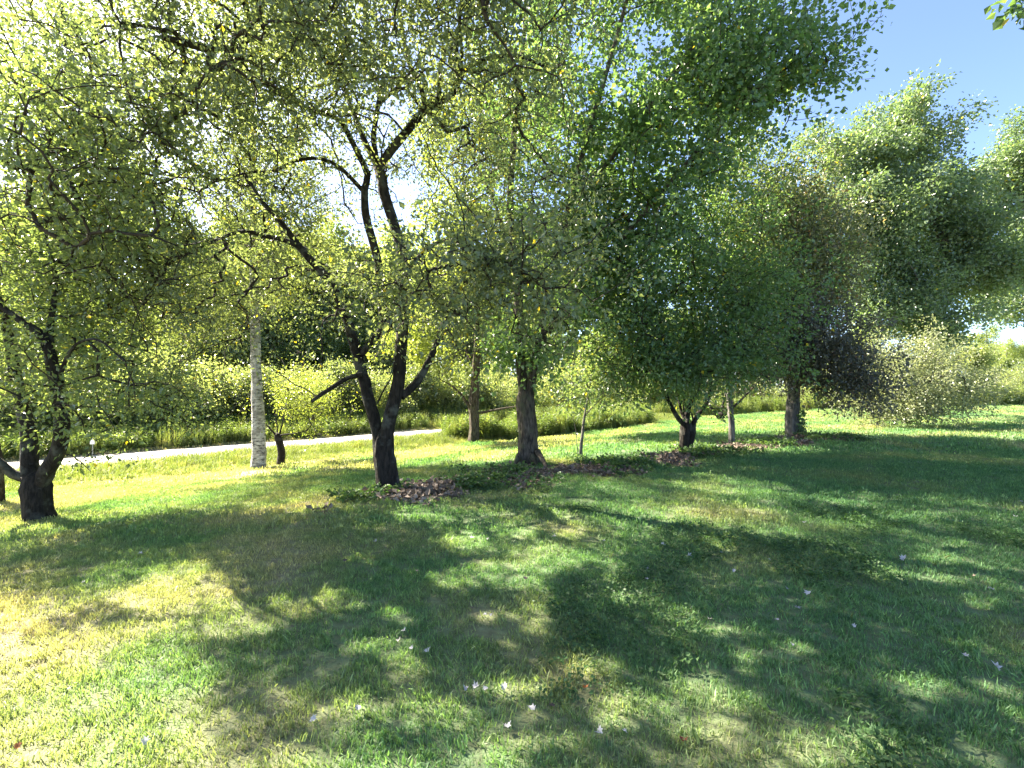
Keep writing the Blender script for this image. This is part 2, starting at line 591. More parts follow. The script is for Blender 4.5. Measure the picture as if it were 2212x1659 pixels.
def tree(name, label, cat, stems, blobs, leaves, leaf=(0.08, 0.045), leafmat="apple_leaf", bark="apple_bark", tips=700, seed=1,
         sag=0.0, spread=0.17, flare=(0.05, 0.18), lobed=False, origin=None, group=None, tipr=0.0042, parts=None, sides=20, clump=0.5,
         inner=2.2, bare=0.12, horiz=0.7, gap=0.97):
    """stems: list of (part name, points, radii); the first starts at the ground. blobs: (centre, (rx, ry, rz), weight)"""
    rg = np.random.default_rng(seed)
    base = np.array(stems[0][1][0], float) if origin is None else np.array(origin, float)
    root = bpy.data.objects.new(name, None)
    root.empty_display_size = 0.3
    COL.objects.link(root)
    root.location = base
    tag(root, label, cat, group)
    NP_, PAR, CH, RAD, EXP = [], [], [], [], []
    # traced limbs
    nodes = np.zeros((0, 3))
    trunk_o = None
    for k, (pn, pts, rad) in enumerate(stems):
        pts = np.asarray(pts, float) - base
        step = 0.12 if len(stems) < 40 else .2
        lp, lr = smooth_line(pts, rad, step)
        if k == 0:
            lp2 = np.vstack([lp[0] - V(0, 0, .12), lp])
            lr2 = np.concatenate([[lr[0]], lr])
            me = tube(lp2, lr2, sides + 4, M[bark], pn, seed * 31 + k, flare)
        else:
            me = tube(lp, lr, 13 if lr.max() > .03 else 7, M[bark], pn, seed * 31 + k)
        o = link(pn, me, root)
        n0 = sum(len(q) for q in NP_)
        if k == 0:
            par0 = -1
        else:
            par0 = int(np.argmin(np.linalg.norm(nodes - lp[0], axis=1)))
        NP_.append(lp)
        PAR += [par0] + list(range(n0, n0 + len(lp) - 1))
        CH += [k] * len(lp)
        RAD += list(lr)
        EXP += [True] * len(lp)
        nodes = np.vstack(NP_)
    nexp = len(nodes)
    # crown tips
    wsum = sum(b[2] for b in blobs)
    T = []
    for c, r, wt in blobs:
        n = max(4, int(tips * wt / wsum))
        nc = max(3, n // 4)
        u = nrm(rg.normal(size=(nc, 3))) * (rg.uniform(0.03, 1, nc) ** (1 / inner))[:, None]
        cc = (np.asarray(c) - base) + u * np.asarray(r) * BLOB
        pick = rg.integers(0, nc, n)
        T.append(cc[pick] + rg.normal(size=(n, 3)) * clump * V(1, 1, .7))
    T = np.vstack(T)
    lowz = gz(T[:, 0] + base[0], T[:, 1] + base[1]) - base[2] + 0.25
    T[:, 2] = np.maximum(T[:, 2], lowz + rg.uniform(0, .3, len(T)))
    cap = nexp + len(T) * 14 + 100
    PO = np.zeros((cap, 3))
    PO[:nexp] = nodes
    ok_from = max(1, int(0.35 * np.sum(np.array(CH) == 0)))
    cur = nexp
    order = rg.permutation(len(T))
    first = order[: max(8, len(T) // 9)]
    rest = order[len(first):]
    d0 = np.array([np.min(np.linalg.norm(nodes - q, axis=1)) for q in T])
    seq = list(first[np.argsort(d0[first])]) + list(rest[np.argsort(d0[rest])])
    chains = []
    tang = np.zeros((cap, 3))
    for i in range(nexp):
        tang[i] = PO[i] - PO[PAR[i]] if PAR[i] >= 0 else V(0, 0, 1)
    tang[:nexp] = nrm(tang[:nexp])
    for q in seq:
        tp = T[q]
        dv = PO[ok_from:cur] - tp
        dist = np.sqrt((dv * dv).sum(1))
        pen = 0.35 * np.maximum(PO[ok_from:cur, 2] - tp[2], 0) * (1 - sag)
        a = ok_from + int(np.argmin(dist + pen))
        p0 = PO[a]
        ln = np.linalg.norm(tp - p0)
        if ln < 0.04:
            continue
        k = int(np.clip(ln / 0.16, 2, 12))
        dr = (tp - p0) / ln
        ctrl = p0 + ln * .5 * nrm(0.5 * tang[a] + 0.7 * dr + V(0, 0, .25 + .5 * sag))
        t = (np.arange(1, k + 1) / k)[:, None]
        pp = (1 - t) ** 2 * p0 + 2 * t * (1 - t) * ctrl + t * t * tp
        pp += rg.normal(size=pp.shape) * 0.018 * min(ln, 1.2)
        PO[cur:cur + k] = pp
        prev = np.vstack([p0, pp[:-1]])
        tang[cur:cur + k] = nrm(pp - prev)
        PAR += [a] + list(range(cur, cur + k - 1))
        chains.append((cur, cur + k))
        cur += k
    PO = PO[:cur]
    tang = tang[:cur]
    PARa = np.array(PAR)
    # girth of the grown branches
    cnt = np.zeros(cur)
    for a, b in chains:
        cnt[b - 1] += 1
    for i in range(cur - 1, 0, -1):
        if PARa[i] >= 0:
            cnt[PARa[i]] += cnt[i]
    rad = tipr * np.maximum(cnt, 1) ** 0.42
    rad[:nexp] = RAD
    gi = np.arange(nexp, cur)
    pa = PARa[gi]
    r1 = rad[gi]
    cont = pa == gi - 1
    r0 = np.where(cont & (pa >= nexp), rad[pa], r1)
    t0 = np.where((cont & (pa >= nexp))[:, None], tang[pa], tang[gi])
    vs_l, fs_l, off = [], [], 0
    for mask, sd in ((r1 >= 0.014, 5), (r1 < 0.014, 3)):
        if mask.any():
            v, f = frusta(PO[pa[mask]], PO[gi[mask]], r0[mask], r1[mask], t0[mask], tang[gi[mask]], sd, None, "")
            vs_l.append(v)
            fs_l.append(f + off)
            off += len(v)
    o = link("branches", new_mesh("branches", np.vstack(vs_l), np.vstack(fs_l), 4, M["twig"] if bark != "birch_bark" else M["twig"], True), root)
    tag(o, kind="stuff")
    # leaves along the last part of every twig
    per = np.maximum(1, rg.poisson(LEAF_SHARE * leaves / max(1, len(chains)), len(chains)))
    per = np.where(rg.random(len(per)) < bare, 1, per)
    ends = np.array([b - 1 for a, b in chains])
    starts = np.array([a for a, b in chains])
    ci = np.repeat(np.arange(len(chains)), per)
    back = np.abs(rg.normal(0, 1, len(ci))) * 2.2
    ni = np.maximum(ends[ci] - back.astype(int), starts[ci])
    fr = rg.uniform(0, 1, len(ci))[:, None]
    pos = PO[ni] * (1 - fr) + PO[np.maximum(PARa[ni], 0)] * fr
    offv = rg.normal(size=(len(ci), 3)) * spread
    pos = pos + offv
    ax = nrm(nrm(offv) * .7 + tang[ni] * .5 + rg.normal(size=offv.shape) * .45 + V(0, 0, -0.30))
    nr = nrm(V(0, 0, 1) * horiz + rg.normal(size=offv.shape) * .55)
    sz = np.clip(rg.lognormal(0, .22, len(ci)), .55, 1.6)
    g = gz(pos[:, 0] + base[0], pos[:, 1] + base[1]) - base[2]
    keep = (pos[:, 2] > g + 0.12) & (sun_gap(pos + base, rg) | (rg.random(len(ci)) > gap))
    lvv = np.clip(rg.beta(2, 2, len(ci)) * .93 + (rg.random(len(ci)) < .012) * .6, 0, 1)
    me = leaf_mesh(pos[keep], ax[keep], nr[keep], LEAF_SIZE * leaf[0] * sz[keep], LEAF_SIZE * leaf[1] * sz[keep] * rg.uniform(.8, 1.15, keep.sum()), lvv[keep], M[leafmat], "crown", lobed=lobed)
    o = link("crown", me, root)
    tag(o, kind="stuff")
    return root


def pz(f, pts, Z, dz=None):
    """traced points of one zoom view at depth Z (plus an offset per point)"""
    out = []
    for i, q in enumerate(pts):
        d = Z + (dz[i] if dz is not None else 0)
        a = f(*q) if f else q
        out.append(P(a[0], a[1], d))
    return out


def lin(a, b, n):
    return list(np.linspace(a, b, n))


def blob(px, py, Z, rx, ry, rz, wt):
    return (P(px, py, Z), (rx, ry, rz), wt)


def fix_base(pts, g):
    pts[0] = g
    return pts


# ---- main apple tree -------------------------------------------------
g = gp(838, 1060)
ZB = g[1]
st = [("trunk", fix_base(pz(z2, [(1195, 1450), (1170, 1300), (1152, 1180), (1146, 1080), (1142, 1000)], ZB), g), [.17, .16, .16, .135, .07])]
L = [(1120, 1190), (1108, 1040), (1075, 890), (1035, 750), (1005, 620), (982, 560), (950, 420), (905, 270), (850, 90)]
pl = pz(z2, L, ZB, lin(0, .35, 9)) + pz(z7, [(800, 1380), (740, 1320), (660, 1230), (580, 1120), (480, 1010), (400, 880), (330, 760)], ZB, lin(.4, .9, 7))
st.append(("limb", pl, lin(.10, .092, 6) + lin(.085, .06, 5) + lin(.055, .018, 5)))
st.append(("limb", pz(z7, [(700, 1250), (600, 1200), (470, 1170), (390, 1150), (280, 1180), (150, 1240)], ZB, lin(.6, -.2, 6)), lin(.05, .015, 6)))
Rr = [(1178, 1190), (1180, 1030), (1205, 880), (1240, 730), (1265, 600), (1275, 450), (1290, 250), (1300, 60)]
pr = pz(z2, Rr, ZB, lin(-.02, -.1, 8)) + pz(z7, [(1180, 1400), (1165, 1230), (1125, 1090), (1080, 960), (1072, 880), (1050, 830)], ZB, lin(-.1, .1, 6))
st.append(("limb", pr, lin(.105, .09, 8) + lin(.085, .078, 6)))
st.append(("limb", pz(z2, [(985, 420), (1040, 340), (1110, 260), (1140, 180)], ZB, lin(.2, .2, 4)) + pz(z7, [(1065, 1450), (1050, 1300), (1020, 1180), (988, 1050), (985, 940), (1000, 870), (950, 760), (880, 630), (830, 580), (700, 540), (560, 460), (430, 400), (280, 360)], ZB, lin(.25, -.6, 13)), lin(.05, .065, 8) + lin(.058, .018, 9)))
st.append(("limb", pz(z7, [(1055, 850), (1100, 770), (1200, 650), (1290, 545), (1430, 460), (1480, 350), (1600, 290), (1750, 280), (1880, 330)], ZB, lin(.1, -.5, 9)), lin(.075, .02, 9)))
st.append(("limb", pz(z7, [(1290, 545), (1270, 450), (1220, 350), (1190, 250), (1170, 130), (1160, -20), (1180, -200)], ZB, lin(-.2, .4, 7)), lin(.045, .02, 7)))
st.append(("limb", pz(z7, [(1355, 490), (1365, 330), (1400, 200), (1400, 40)], ZB, lin(-.2, .3, 4)), lin(.035, .015, 4)))
st.append(("limb", pz(z7, [(1430, 460), (1452, 330), (1440, 200), (1500, 60), (1540, -100)], ZB, lin(-.3, -.8, 5)), lin(.04, .018, 5)))
st.append(("limb", pz(z7, [(1050, 830), (1030, 690), (1050, 540), (1060, 420), (990, 330), (1000, 180), (980, 0)], ZB, lin(.1, .6, 7)), lin(.05, .018, 7)))
st.append(("limb", pz(z7, [(1060, 520), (1160, 420), (1230, 350), (1330, 300)], ZB, lin(.3, .7, 4)), lin(.03, .015, 4)))
st.append(("limb", pz(z7, [(1040, 810), (980, 690), (940, 580), (900, 490), (860, 380), (760, 250), (700, 120)], ZB, lin(.1, .9, 7)), lin(.05, .015, 7)))
st.append(("limb", pz(z7, [(985, 960), (870, 840), (770, 790), (640, 800), (540, 850), (400, 860), (260, 900)], ZB, lin(.2, -.8, 7)), lin(.035, .012, 7)))
st.append(("limb", pz(z7, [(620, 480), (600, 330), (560, 180), (540, 40)], ZB, lin(-.2, .2, 4)), lin(.03, .014, 4)))
st.append(("limb", pz(z2, [(1285, 740), (1400, 640), (1480, 500), (1550, 350), (1600, 200), (1650, 40), (1720, -150)], ZB, lin(0, .9, 7)), lin(.065, .03, 7)))
st.append(("limb", pz(z2, [(985, 568), (870, 600), (760, 670), (680, 720), (600, 778)], ZB, lin(.1, -.3, 5)), [.04, .035, .034, .032, .027]))
st.append(("limb", pz(z2, [(1105, 790), (1150, 690), (1200, 610), (1240, 500)], ZB, lin(0, -.2, 4)), lin(.014, .008, 4)))
for (q, dq) in (((1160, -20), [(1150, -150), (1120, -350), (1050, -520)]), ((540, 40), [(520, -60), (480, -260), (420, -430)]), ((1440, 200), [(1480, 120), (1560, 20), (1640, -60)]), ((620, 480), [(520, 380), (400, 300), (250, 220)])):
    st.append(("limb", pz(z7, [q] + dq, ZB, [.1, -.5, -1.1, -1.8]), lin(.035, .012, 4)))
# branch drooping towards the camera on the right
st.append(("limb", pz(None, [(862, 640), (900, 560), (960, 520), (1030, 540), (1100, 570)], ZB, [-.05, -.6, -1.2, -1.8, -2.2]), lin(.035, .012, 5)))
bl = [blob(330, 420, ZB - .6, 1.7, 1.3, 1.2, 1.2), blob(500, 200, ZB - 1.2, 1.6, 1.3, 1.0, 1.4), blob(800, 40, ZB - 1.4, 1.7, 1.4, .8, 1.4), blob(650, 120, ZB + .4, 2.0, 1.3, 1.2, .9),
      blob(1060, 110, ZB - 1.2, 1.2, 1.3, .8, 1.1), blob(1000, -250, ZB - 1.9, 1.9, 1.3, .8, 1.3), blob(500, -220, ZB - 1.6, 1.8, 1.3, .9, 1.2), blob(330, 150, ZB - 1.9, 1.0, .9, .8, .8), blob(620, 60, ZB - 2.1, 1.0, .9, .7, .8), blob(640, 560, ZB + 1.6, 2.0, 1.2, 1.0, .4), blob(1080, 430, ZB + .8, 1.1, 1.2, 1.0, .7),
      blob(420, 650, ZB - .3, 1.2, 1.0, .8, .8), blob(900, 330, ZB + 2.2, 2.4, 1.0, 1.5, .7),
      blob(1090, 600, ZB - 2.0, .95, .7, .42, 1.0), blob(930, 640, ZB - 1.4, .65, .6, .4, .5), blob(790, 640, ZB - .6, .5, .4, .35, .25),
      blob(830, -200, ZB + .6, 2.6, 1.6, 1.0, .7)]
APPLE = tree("apple_tree", "large forked apple tree with dark trunk and green apples, centre left of the lawn", "apple tree", st, bl, 150000,
             (.078, .045), "apple_leaf", "apple_bark", 4000, 3, sag=.45, bare=.3, tipr=.0048, flare=(.06, .2), group=None, spread=.12)

# a few green apples hanging in it
ma, t_, o_ = nmat("green_apple_skin")
tcn = t_.nodes.new("ShaderNodeTexCoord").outputs["Object"]
cc_ = ramp(t_, [(.35, (.30, .42, .09)), (.7, (.45, .52, .14))], noise(t_, 14, 3, tcn))
pb_ = t_.nodes.new("ShaderNodeBsdfPrincipled")
t_.links.new(cc_, pb_.inputs["Base Color"])
pb_.inputs["Roughness"].default_value = .35
t_.links.new(pb_.outputs[0], o_.inputs[0])


def apple_mesh():
    prof = [(0.0, .030), (.012, .034), (.028, .031), (.038, .014), (.040, -.002), (.036, -.020), (.024, -.034), (.010, -.036), (0.0, -.032)]
    n = 12
    v, f = [], []
    for r, zz in prof:
        for k in range(n):
            a = 2 * math.pi * k / n
            v.append((max(r, .0006) * math.cos(a), max(r, .0006) * math.sin(a), zz))
    for i in range(len(prof) - 1):
        for k in range(n):
            f.append((i * n + k, (i + 1) * n + k, (i + 1) * n + (k + 1) % n, i * n + (k + 1) % n))
    s0 = len(v)
    for k in range(4):
        a = 2 * math.pi * k / 4
        v.append((.002 * math.cos(a), .002 * math.sin(a), .028))
        v.append((.002 * math.cos(a) + .006, .002 * math.sin(a), .055))
    for k in range(4):
        m = (k + 1) % 4
        f.append((s0 + 2 * k, s0 + 2 * m, s0 + 2 * m + 1, s0 + 2 * k + 1))
    return new_mesh("apple", v, f, 4, ma, True)


am = apple_mesh()
bb = np.array(APPLE.location)
for (q, d) in (((775, 265), -1.5), ((1110, 270), -1.4), ((1765, 195), -1.2), ((940, 375), -1.6), ((1255, 1005), -.9), ((165, 630), -1.5), ((1620, 318), -1.2), ((620, 700), -1.3), ((1640, 140), -1.0), ((560, 270), -1.4)):
    a = z7(*q)
    o = link("apple", am, APPLE)
    o.location = P(a[0], a[1], ZB + d) - bb
    o.rotation_euler = (R.uniform(-.4, .4), R.uniform(-.4, .4), R.uniform(0, 6))

# ---- old apple tree at the left ------------------------------------
g = gp(85, 1122)
ZA = g[1]
st = [("trunk", fix_base(pz(z1, [(203, 1500), (196, 1420), (188, 1330), (186, 1270)], ZA), g), [.175, .17, .17, .14])]
st.append(("limb", pz(z1, [(165, 1300), (152, 1200), (150, 1080), (138, 980), (100, 860), (78, 720), (50, 560), (20, 420), (-20, 300), (-40, 150)], ZA, lin(0, .6, 10)), lin(.12, .03, 10)))
st.append(("limb", pz(z1, [(215, 1310), (245, 1240), (292, 1170), (320, 1080), (325, 960), (302, 820), (280, 700), (255, 600), (200, 520), (110, 460), (30, 400), (-60, 330)], ZA, lin(0, -.5, 12)), lin(.11, .09, 4) + lin(.085, .025, 8)))
st.append(("limb", pz(z1, [(150, 1285), (70, 1262), (10, 1210), (-60, 1140), (-130, 1000)], ZA, lin(0, -.3, 5)), lin(.07, .04, 5)))
st.append(("limb", pz(z1, [(265, 640), (262, 500), (282, 370), (290, 250), (268, 130), (240, 0), (250, -160)], ZA, lin(-.3, .2, 7)), lin(.045, .012, 7)))
st.append(("limb", pz(z1, [(290, 250), (340, 160), (380, 60), (430, -60)], ZA, lin(0, -.3, 4)), lin(.025, .01, 4)))
st.append(("limb", pz(z1, [(300, 800), (350, 650), (420, 570), (520, 560), (620, 640)], ZA, lin(-.3, -.8, 5)), lin(.03, .01, 5)))
bl = [blob(140, 320, ZA + .4, 1.3, 1.1, 1.0, 1.0), blob(60, 560, ZA + .3, 1.2, 1.1, .8, .8), blob(250, 500, ZA + .6, .9, .9, .8, .6),
      blob(200, 700, ZA + .4, .8, .8, .6, .5), blob(60, 800, ZA + .1, .7, .7, .5, .45), blob(240, 860, ZA - .3, .55, .4, .35, .3),
      blob(-150, 450, ZA + .6, 1.2, 1.2, 1.4, .7), blob(60, 80, ZA + .6, 1.4, 1.1, .8, .7), blob(215, 400, ZA - 1.2, .8, .6, .65, .6), blob(110, 260, ZA - 1.0, .8, .6, .6, .5)]
tree("apple_tree", "gnarled dark apple tree with swollen short trunk at the left edge", "apple tree", st, bl, 66000, (.082, .05), "apple_leaf_b",
     "apple_bark", 1900, 5, sag=.3, bare=.2, flare=(.035, .12), spread=.12)

# ---- trunk cut off by the left edge of the picture -------------------
g = gp(-14, 1088)
Z0 = g[1]
st = [("trunk", [g, g + V(.02, 0, .7), g + V(-.05, 0, 1.4), g + V(-.25, .1, 2.3), g + V(-.3, .2, 3.6)], [.13, .12, .11, .09, .03]),
      ("limb", [g + V(-.04, 0, 1.3), g + V(-.5, .2, 2.0), g + V(-1.0, .3, 3.0)], [.06, .05, .02])]
tree("small_orchard_tree", "slim dark trunk cut off by the left edge of the photo", "tree", st,
     [(g + V(-.9, .3, 3.0), (1.1, 1.2, 1.0), 1), (g + V(-.3, .6, 3.6), (.8, .9, .7), .6)], 9000, (.08, .045), "apple_leaf_b", "apple_bark", 220, 8)

# ---- birch ------------------------------------------------------------
g = gp(560, 1011)
ZC = g[1]
st = [("trunk", fix_base(pz(None, [(560, 1011), (557, 900), (554, 800), (551, 700), (548, 560), (546, 430), (546, 250), (552, 60), (556, -120)], ZC), g), lin(.175, .125, 4) + lin(.095, .03, 5))]
for (a, b, c, dd) in (((550, 640), (480, 540), (400, 560), -.8), ((549, 600), (640, 500), (700, 520), .6), ((547, 500), (430, 380), (330, 400), .9), ((546, 400), (640, 280), (720, 270), -.5),
                      ((546, 300), (460, 170), (380, 150), -.6), ((552, 700), (610, 640), (650, 650), -1)):
    st.append(("limb", pz(None, [a, b, c], ZC, [0, dd * .6, dd * 1.4]), [.04, .025, .01]))
bl = [blob(500, 330, ZC, 2.6, 2.2, 2.4, 1.5), blob(330, 480, ZC, 1.6, 1.8, 1.3, .7), blob(560, 20, ZC, 2.6, 2.3, 1.6, 1), blob(520, 640, ZC - .4, 1.7, 1.3, .8, .7),
      blob(400, 700, ZC - .3, 1.0, 1.0, .6, .4), blob(190, 280, ZC + .5, 2.2, 1.5, 2.2, 1.0), blob(40, 120, ZC + 1, 2.2, 1.5, 2.0, .7), blob(545, 470, ZC - 1.1, 1.3, .7, 2.0, .9), blob(640, 500, ZC, 1.1, 1.0, 1.3, .45)]
tree("birch_tree", "birch with white peeling trunk beside the road verge", "birch tree", st, bl, 165000, (.075, .05), "birch_leaf", "birch_bark", 2000, 11,
     sag=.8, flare=(.07, .18), spread=.14, gap=.45)

# ---- small cut-back tree by the birch ------------------------------------
g = gp(606, 1003)
ZD = g[1]
st = [("trunk", fix_base(pz(z2, [(378, 1260), (368, 1160), (345, 1060), (338, 1025)], ZD), g), [.11, .105, .11, .08]),
      ("limb", pz(z2, [(335, 1045), (300, 1005), (262, 965), (235, 940)], ZD), [.035, .03, .022, .012]),
      ("limb", pz(z2, [(345, 1040), (400, 1030), (470, 1022), (560, 1000)], ZD, [0, -.1, -.2, -.3]), [.03, .025, .018, .01]),
      ("limb", pz(z2, [(350, 1040), (380, 930), (400, 820), (430, 700)], ZD, [0, .1, .2, .2]), [.03, .02, .015, .01]),
      ("limb", pz(z2, [(340, 1040), (330, 930), (310, 820)], ZD, [0, .2, .3]), [.025, .015, .01])]
tree("small_orchard_tree", "short stumpy tree with leaning trunk just right of the birch", "tree", st,
     [blob(640, 880, ZD, .95, .8, .5, 1), blob(600, 850, ZD + .2, .7, .7, .5, .7), blob(680, 840, ZD + .3, .8, .7, .5, .7)], 7000, (.08, .045), "lime_leaf", "apple_bark", 260, 13, sag=.5, flare=(.02, .1))

# ---- maple by the weeds ---------------------------------------------------
g = gp(1023, 956)
ZE = g[1]
st = [("trunk", fix_base(pz(z3, [(480, 1037), (478, 930), (474, 800), (480, 650), (490, 450), (500, 200), (505, -50), (500, -400), (510, -800)], ZE), g), lin(.215, .18, 4) + lin(.16, .04, 5)),
      ("limb", pz(z3, [(460, 790), (420, 720), (350, 625), (270, 560), (190, 520)], ZE, lin(0, -.5, 5)), lin(.07, .02, 5)),
      ("limb", pz(z3, [(500, 800), (560, 793), (640, 776), (740, 758), (840, 742)], ZE, lin(0, -.3, 5)), lin(.06, .025, 5)),
      ("limb", pz(z3, [(490, 450), (380, 200), (300, -80)], ZE, lin(0, .6, 3)), lin(.06, .02, 3)),
      ("limb", pz(z3, [(495, 400), (640, 150), (740, -150)], ZE, lin(0, -.6, 3)), lin(.06, .02, 3))]
bl = [blob(1010, 560, ZE, 2.8, 2.4, 2.6, 1.4), blob(940, 720, ZE - .4, 1.4, 1.3, .9, .5), blob(1040, 770, ZE, 1.2, 1.1, .5, .35), blob(1050, 260, ZE, 3.0, 2.5, 2.4, 1.2), blob(1120, 620, ZE, 1.7, 1.8, 1.8, .6)]
tree("maple_tree", "backlit yellow green maple with bare low limb pointing right, beside roadside weeds", "maple tree", st, bl, 60000, (.14, .12), "lime_leaf", "maple_bark", 900, 17,
     flare=(.06, .2), spread=.2)

# ---- big central maple -------------------------------------------------
g = gp(1143, 1003)
ZF = g[1]
st = [("trunk", fix_base(pz(z3, [(925, 1190), (922, 1080), (920, 980), (915, 850), (905, 720), (898, 620)], ZF), g), [.225, .2, .195, .195, .19, .14]),
      ("limb", pz(None, [(1137, 885), (1126, 800), (1122, 700), (1112, 560), (1102, 450), (1110, 300), (1130, 100), (1150, -150), (1160, -350)], ZF, lin(0, .4, 9)), lin(.12, .03, 9)),
      ("limb", pz(None, [(1140, 880), (1152, 800), (1165, 730), (1192, 610), (1232, 430), (1282, 250), (1335, 70), (1390, -140)], ZF, lin(0, -.3, 8)), lin(.11, .03, 8)),
      ("limb", pz(None, [(1155, 780), (1200, 690), (1280, 590), (1400, 450), (1520, 310), (1640, 190), (1760, 110)], ZF, lin(0, -.6, 7)), lin(.08, .012, 7)),
      ("limb", pz(None, [(1232, 430), (1330, 330), (1440, 180), (1540, 20), (1600, -160)], ZF, lin(-.2, -.8, 5)), lin(.06, .018, 5)),
      ("limb", pz(None, [(1110, 560), (1060, 420), (1000, 300)], ZF, lin(.2, .9, 3)), lin(.05, .015, 3)),
      ("limb", pz(None, [(1150, 760), (1190, 700), (1230, 680)], ZF, lin(0, -.8, 3)), lin(.02, .01, 3))]
for k_, (a1, a2) in enumerate((((940, 1165), (1005, 1245)), ((1000, 1150), (1090, 1270)), ((860, 1175), (800, 1250)))):   # surface roots
    b1, b2 = z3(*a1), z3(*a2)
    e = gp(*b2)
    stp = P(b1[0], b1[1] - 8, ZF - .12)
    st.append(("root", [stp, .5 * (stp + e) + V(0, 0, .03), e - V(0, 0, .03)], [.075, .05, .03]))
bl = [blob(1190, 330, ZF + .6, 1.4, 1.4, 2.0, .8), blob(1420, 300, ZF + .2, 1.7, 1.7, 1.7, 1.3), blob(1600, 160, ZF - .3, 1.35, 1.2, 1.0, 1.0), blob(1750, 130, ZF - .5, .55, .6, .5, .2),
      blob(1250, -80, ZF, 2.8, 2.4, 1.8, 1.4), blob(1560, -120, ZF - .3, 1.7, 1.8, 1.4, .9), blob(1330, 520, ZF + .3, 1.5, 1.4, 1.2, .8), blob(1190, 690, ZF - .6, .9, .7, .45, .45),
      blob(1130, 770, ZF - .2, .6, .6, .35, .15), blob(1260, 560, ZF + 1.5, 1.2, 1.2, 1.2, .5)]
tree("maple_tree", "tall central maple with thick brown trunk and exposed roots", "maple tree", st, bl, 74000, (.12, .108), "maple_leaf", "maple_bark", 2600, 19,
     flare=(.11, .22), spread=.13, lobed=False)

# ---- sapling ------------------------------------------------------------
g = gp(1254, 985)
ZG = g[1]
st = [("trunk", fix_base(pz(z3, [(1345, 1160), (1365, 1050), (1378, 950), (1388, 850), (1410, 740), (1430, 600), (1470, 420)], ZG), g), lin(.045, .015, 7)),
      ("limb", pz(z3, [(1400, 820), (1450, 760), (1520, 690), (1620, 620)], ZG, lin(0, -.5, 4)), lin(.02, .007, 4)),
      ("limb", pz(z3, [(1340, 1165), (1330, 1050), (1320, 940), (1300, 840)], ZG, lin(-.1, -.2, 4)), lin(.012, .006, 4))]
tree("sapling", "thin leaning sapling with large pale leaves right of the thick central trunk", "sapling", st,
     [blob(1310, 790, ZG - .4, .75, .6, .5, 1), blob(1250, 840, ZG - .2, .35, .35, .25, .3), blob(1340, 850, ZG - .5, .5, .4, .22, .4), blob(1330, 660, ZG, .8, .7, .7, .8)],
     4600, (.12, .075), "pale_leaf", "grey_bark", 260, 23, flare=(.01, .08), sag=.3)

# ---- vase shaped many-stemmed tree ---------------------------------------
g = gp(1480, 975)
ZH = g[1]
st = [("trunk", fix_base(pz(z4, [(430, 1110), (426, 1010), (440, 900), (445, 850)], ZH), g), [.13, .12, .12, .07]),
      ("stem", pz(z4, [(460, 1085), (495, 960), (500, 880), (545, 800), (605, 725), (640, 580), (630, 440), (650, 250)], ZH, lin(-.05, .3, 8)), lin(.075, .02, 8)),
      ("stem", pz(z4, [(440, 910), (380, 850), (330, 770), (270, 650), (235, 540), (190, 380)], ZH, lin(0, -.4, 6)), lin(.065, .018, 6)),
      ("stem", pz(z4, [(440, 890), (402, 800), (372, 660), (350, 540), (350, 350)], ZH, lin(0, .5, 5)), lin(.04, .014, 5)),
      ("stem", pz(z4, [(442, 880), (450, 790), (480, 690), (500, 560), (520, 410), (510, 200), (480, -50)], ZH, lin(0, .1, 7)), lin(.065, .018, 7)),
      ("stem", pz(z4, [(420, 860), (415, 740), (430, 620), (400, 450)], ZH, lin(.1, -.6, 4)), lin(.025, .01, 4)),
      ("stem", pz(z4, [(500, 880), (470, 780), (400, 880)], ZH, lin(0, -.1, 3)), lin(.02, .012, 3))]
bl = [blob(1480, 650, ZH, 1.9, 1.7, 1.1, 1.4), blob(1400, 770, ZH - .6, 1.0, .9, .5, .7), blob(1570, 760, ZH - .3, 1.1, 1.0, .5, .7), blob(1480, 480, ZH + .3, 1.6, 1.5, 1.2, 1.0),
      blob(1620, 640, ZH - .4, .9, .9, .8, .5), blob(1360, 660, ZH - .6, .8, .8, .7, .5), blob(1480, 800, ZH - .8, .8, .6, .35, .45)]
tree("many_stemmed_tree", "dark vase shaped tree with many stems from one base on the leaf strewn bed", "tree", st, bl, 54000, (.105, .065), "maple_leaf", "apple_bark", 2000, 29, flare=(.03, .12), sag=.3, spread=.13)

# ---- low spreading tree behind -------------------------------------------
g = gp(1562, 907)
ZI = g[1]
st = [("trunk", fix_base(pz(z4, [(722, 862), (722, 830), (722, 800)], ZI), g), [.2, .18, .14]),
      ("stem", pz(z4, [(715, 845), (660, 775), (610, 690), (570, 600)], ZI), lin(.12, .03, 4)),
      ("stem", pz(z4, [(722, 840), (740, 740), (770, 620), (790, 480)], ZI, lin(0, .5, 4)), lin(.1, .03, 4)),
      ("stem", pz(z4, [(735, 830), (840, 742), (945, 640), (1020, 560)], ZI), lin(.1, .03, 4)),
      ("stem", pz(z4, [(728, 830), (800, 770), (830, 700)], ZI, lin(0, -.8, 3)), lin(.08, .03, 3))]
tree("spreading_tree", "low spreading tree standing farther back between the thin pole trunk and vase shaped tree", "tree", st,
     [blob(1600, 800, ZI, 2.2, 2.0, 1.0, 1), blob(1560, 830, ZI - .6, 1.0, 1.0, .7, .4), blob(1660, 800, ZI, 1.3, 1.3, .7, .5), blob(1600, 680, ZI, 2.2, 2, 1.5, .9)], 16000, (.14, .09), "brown_leaf", "apple_bark", 420, 31)

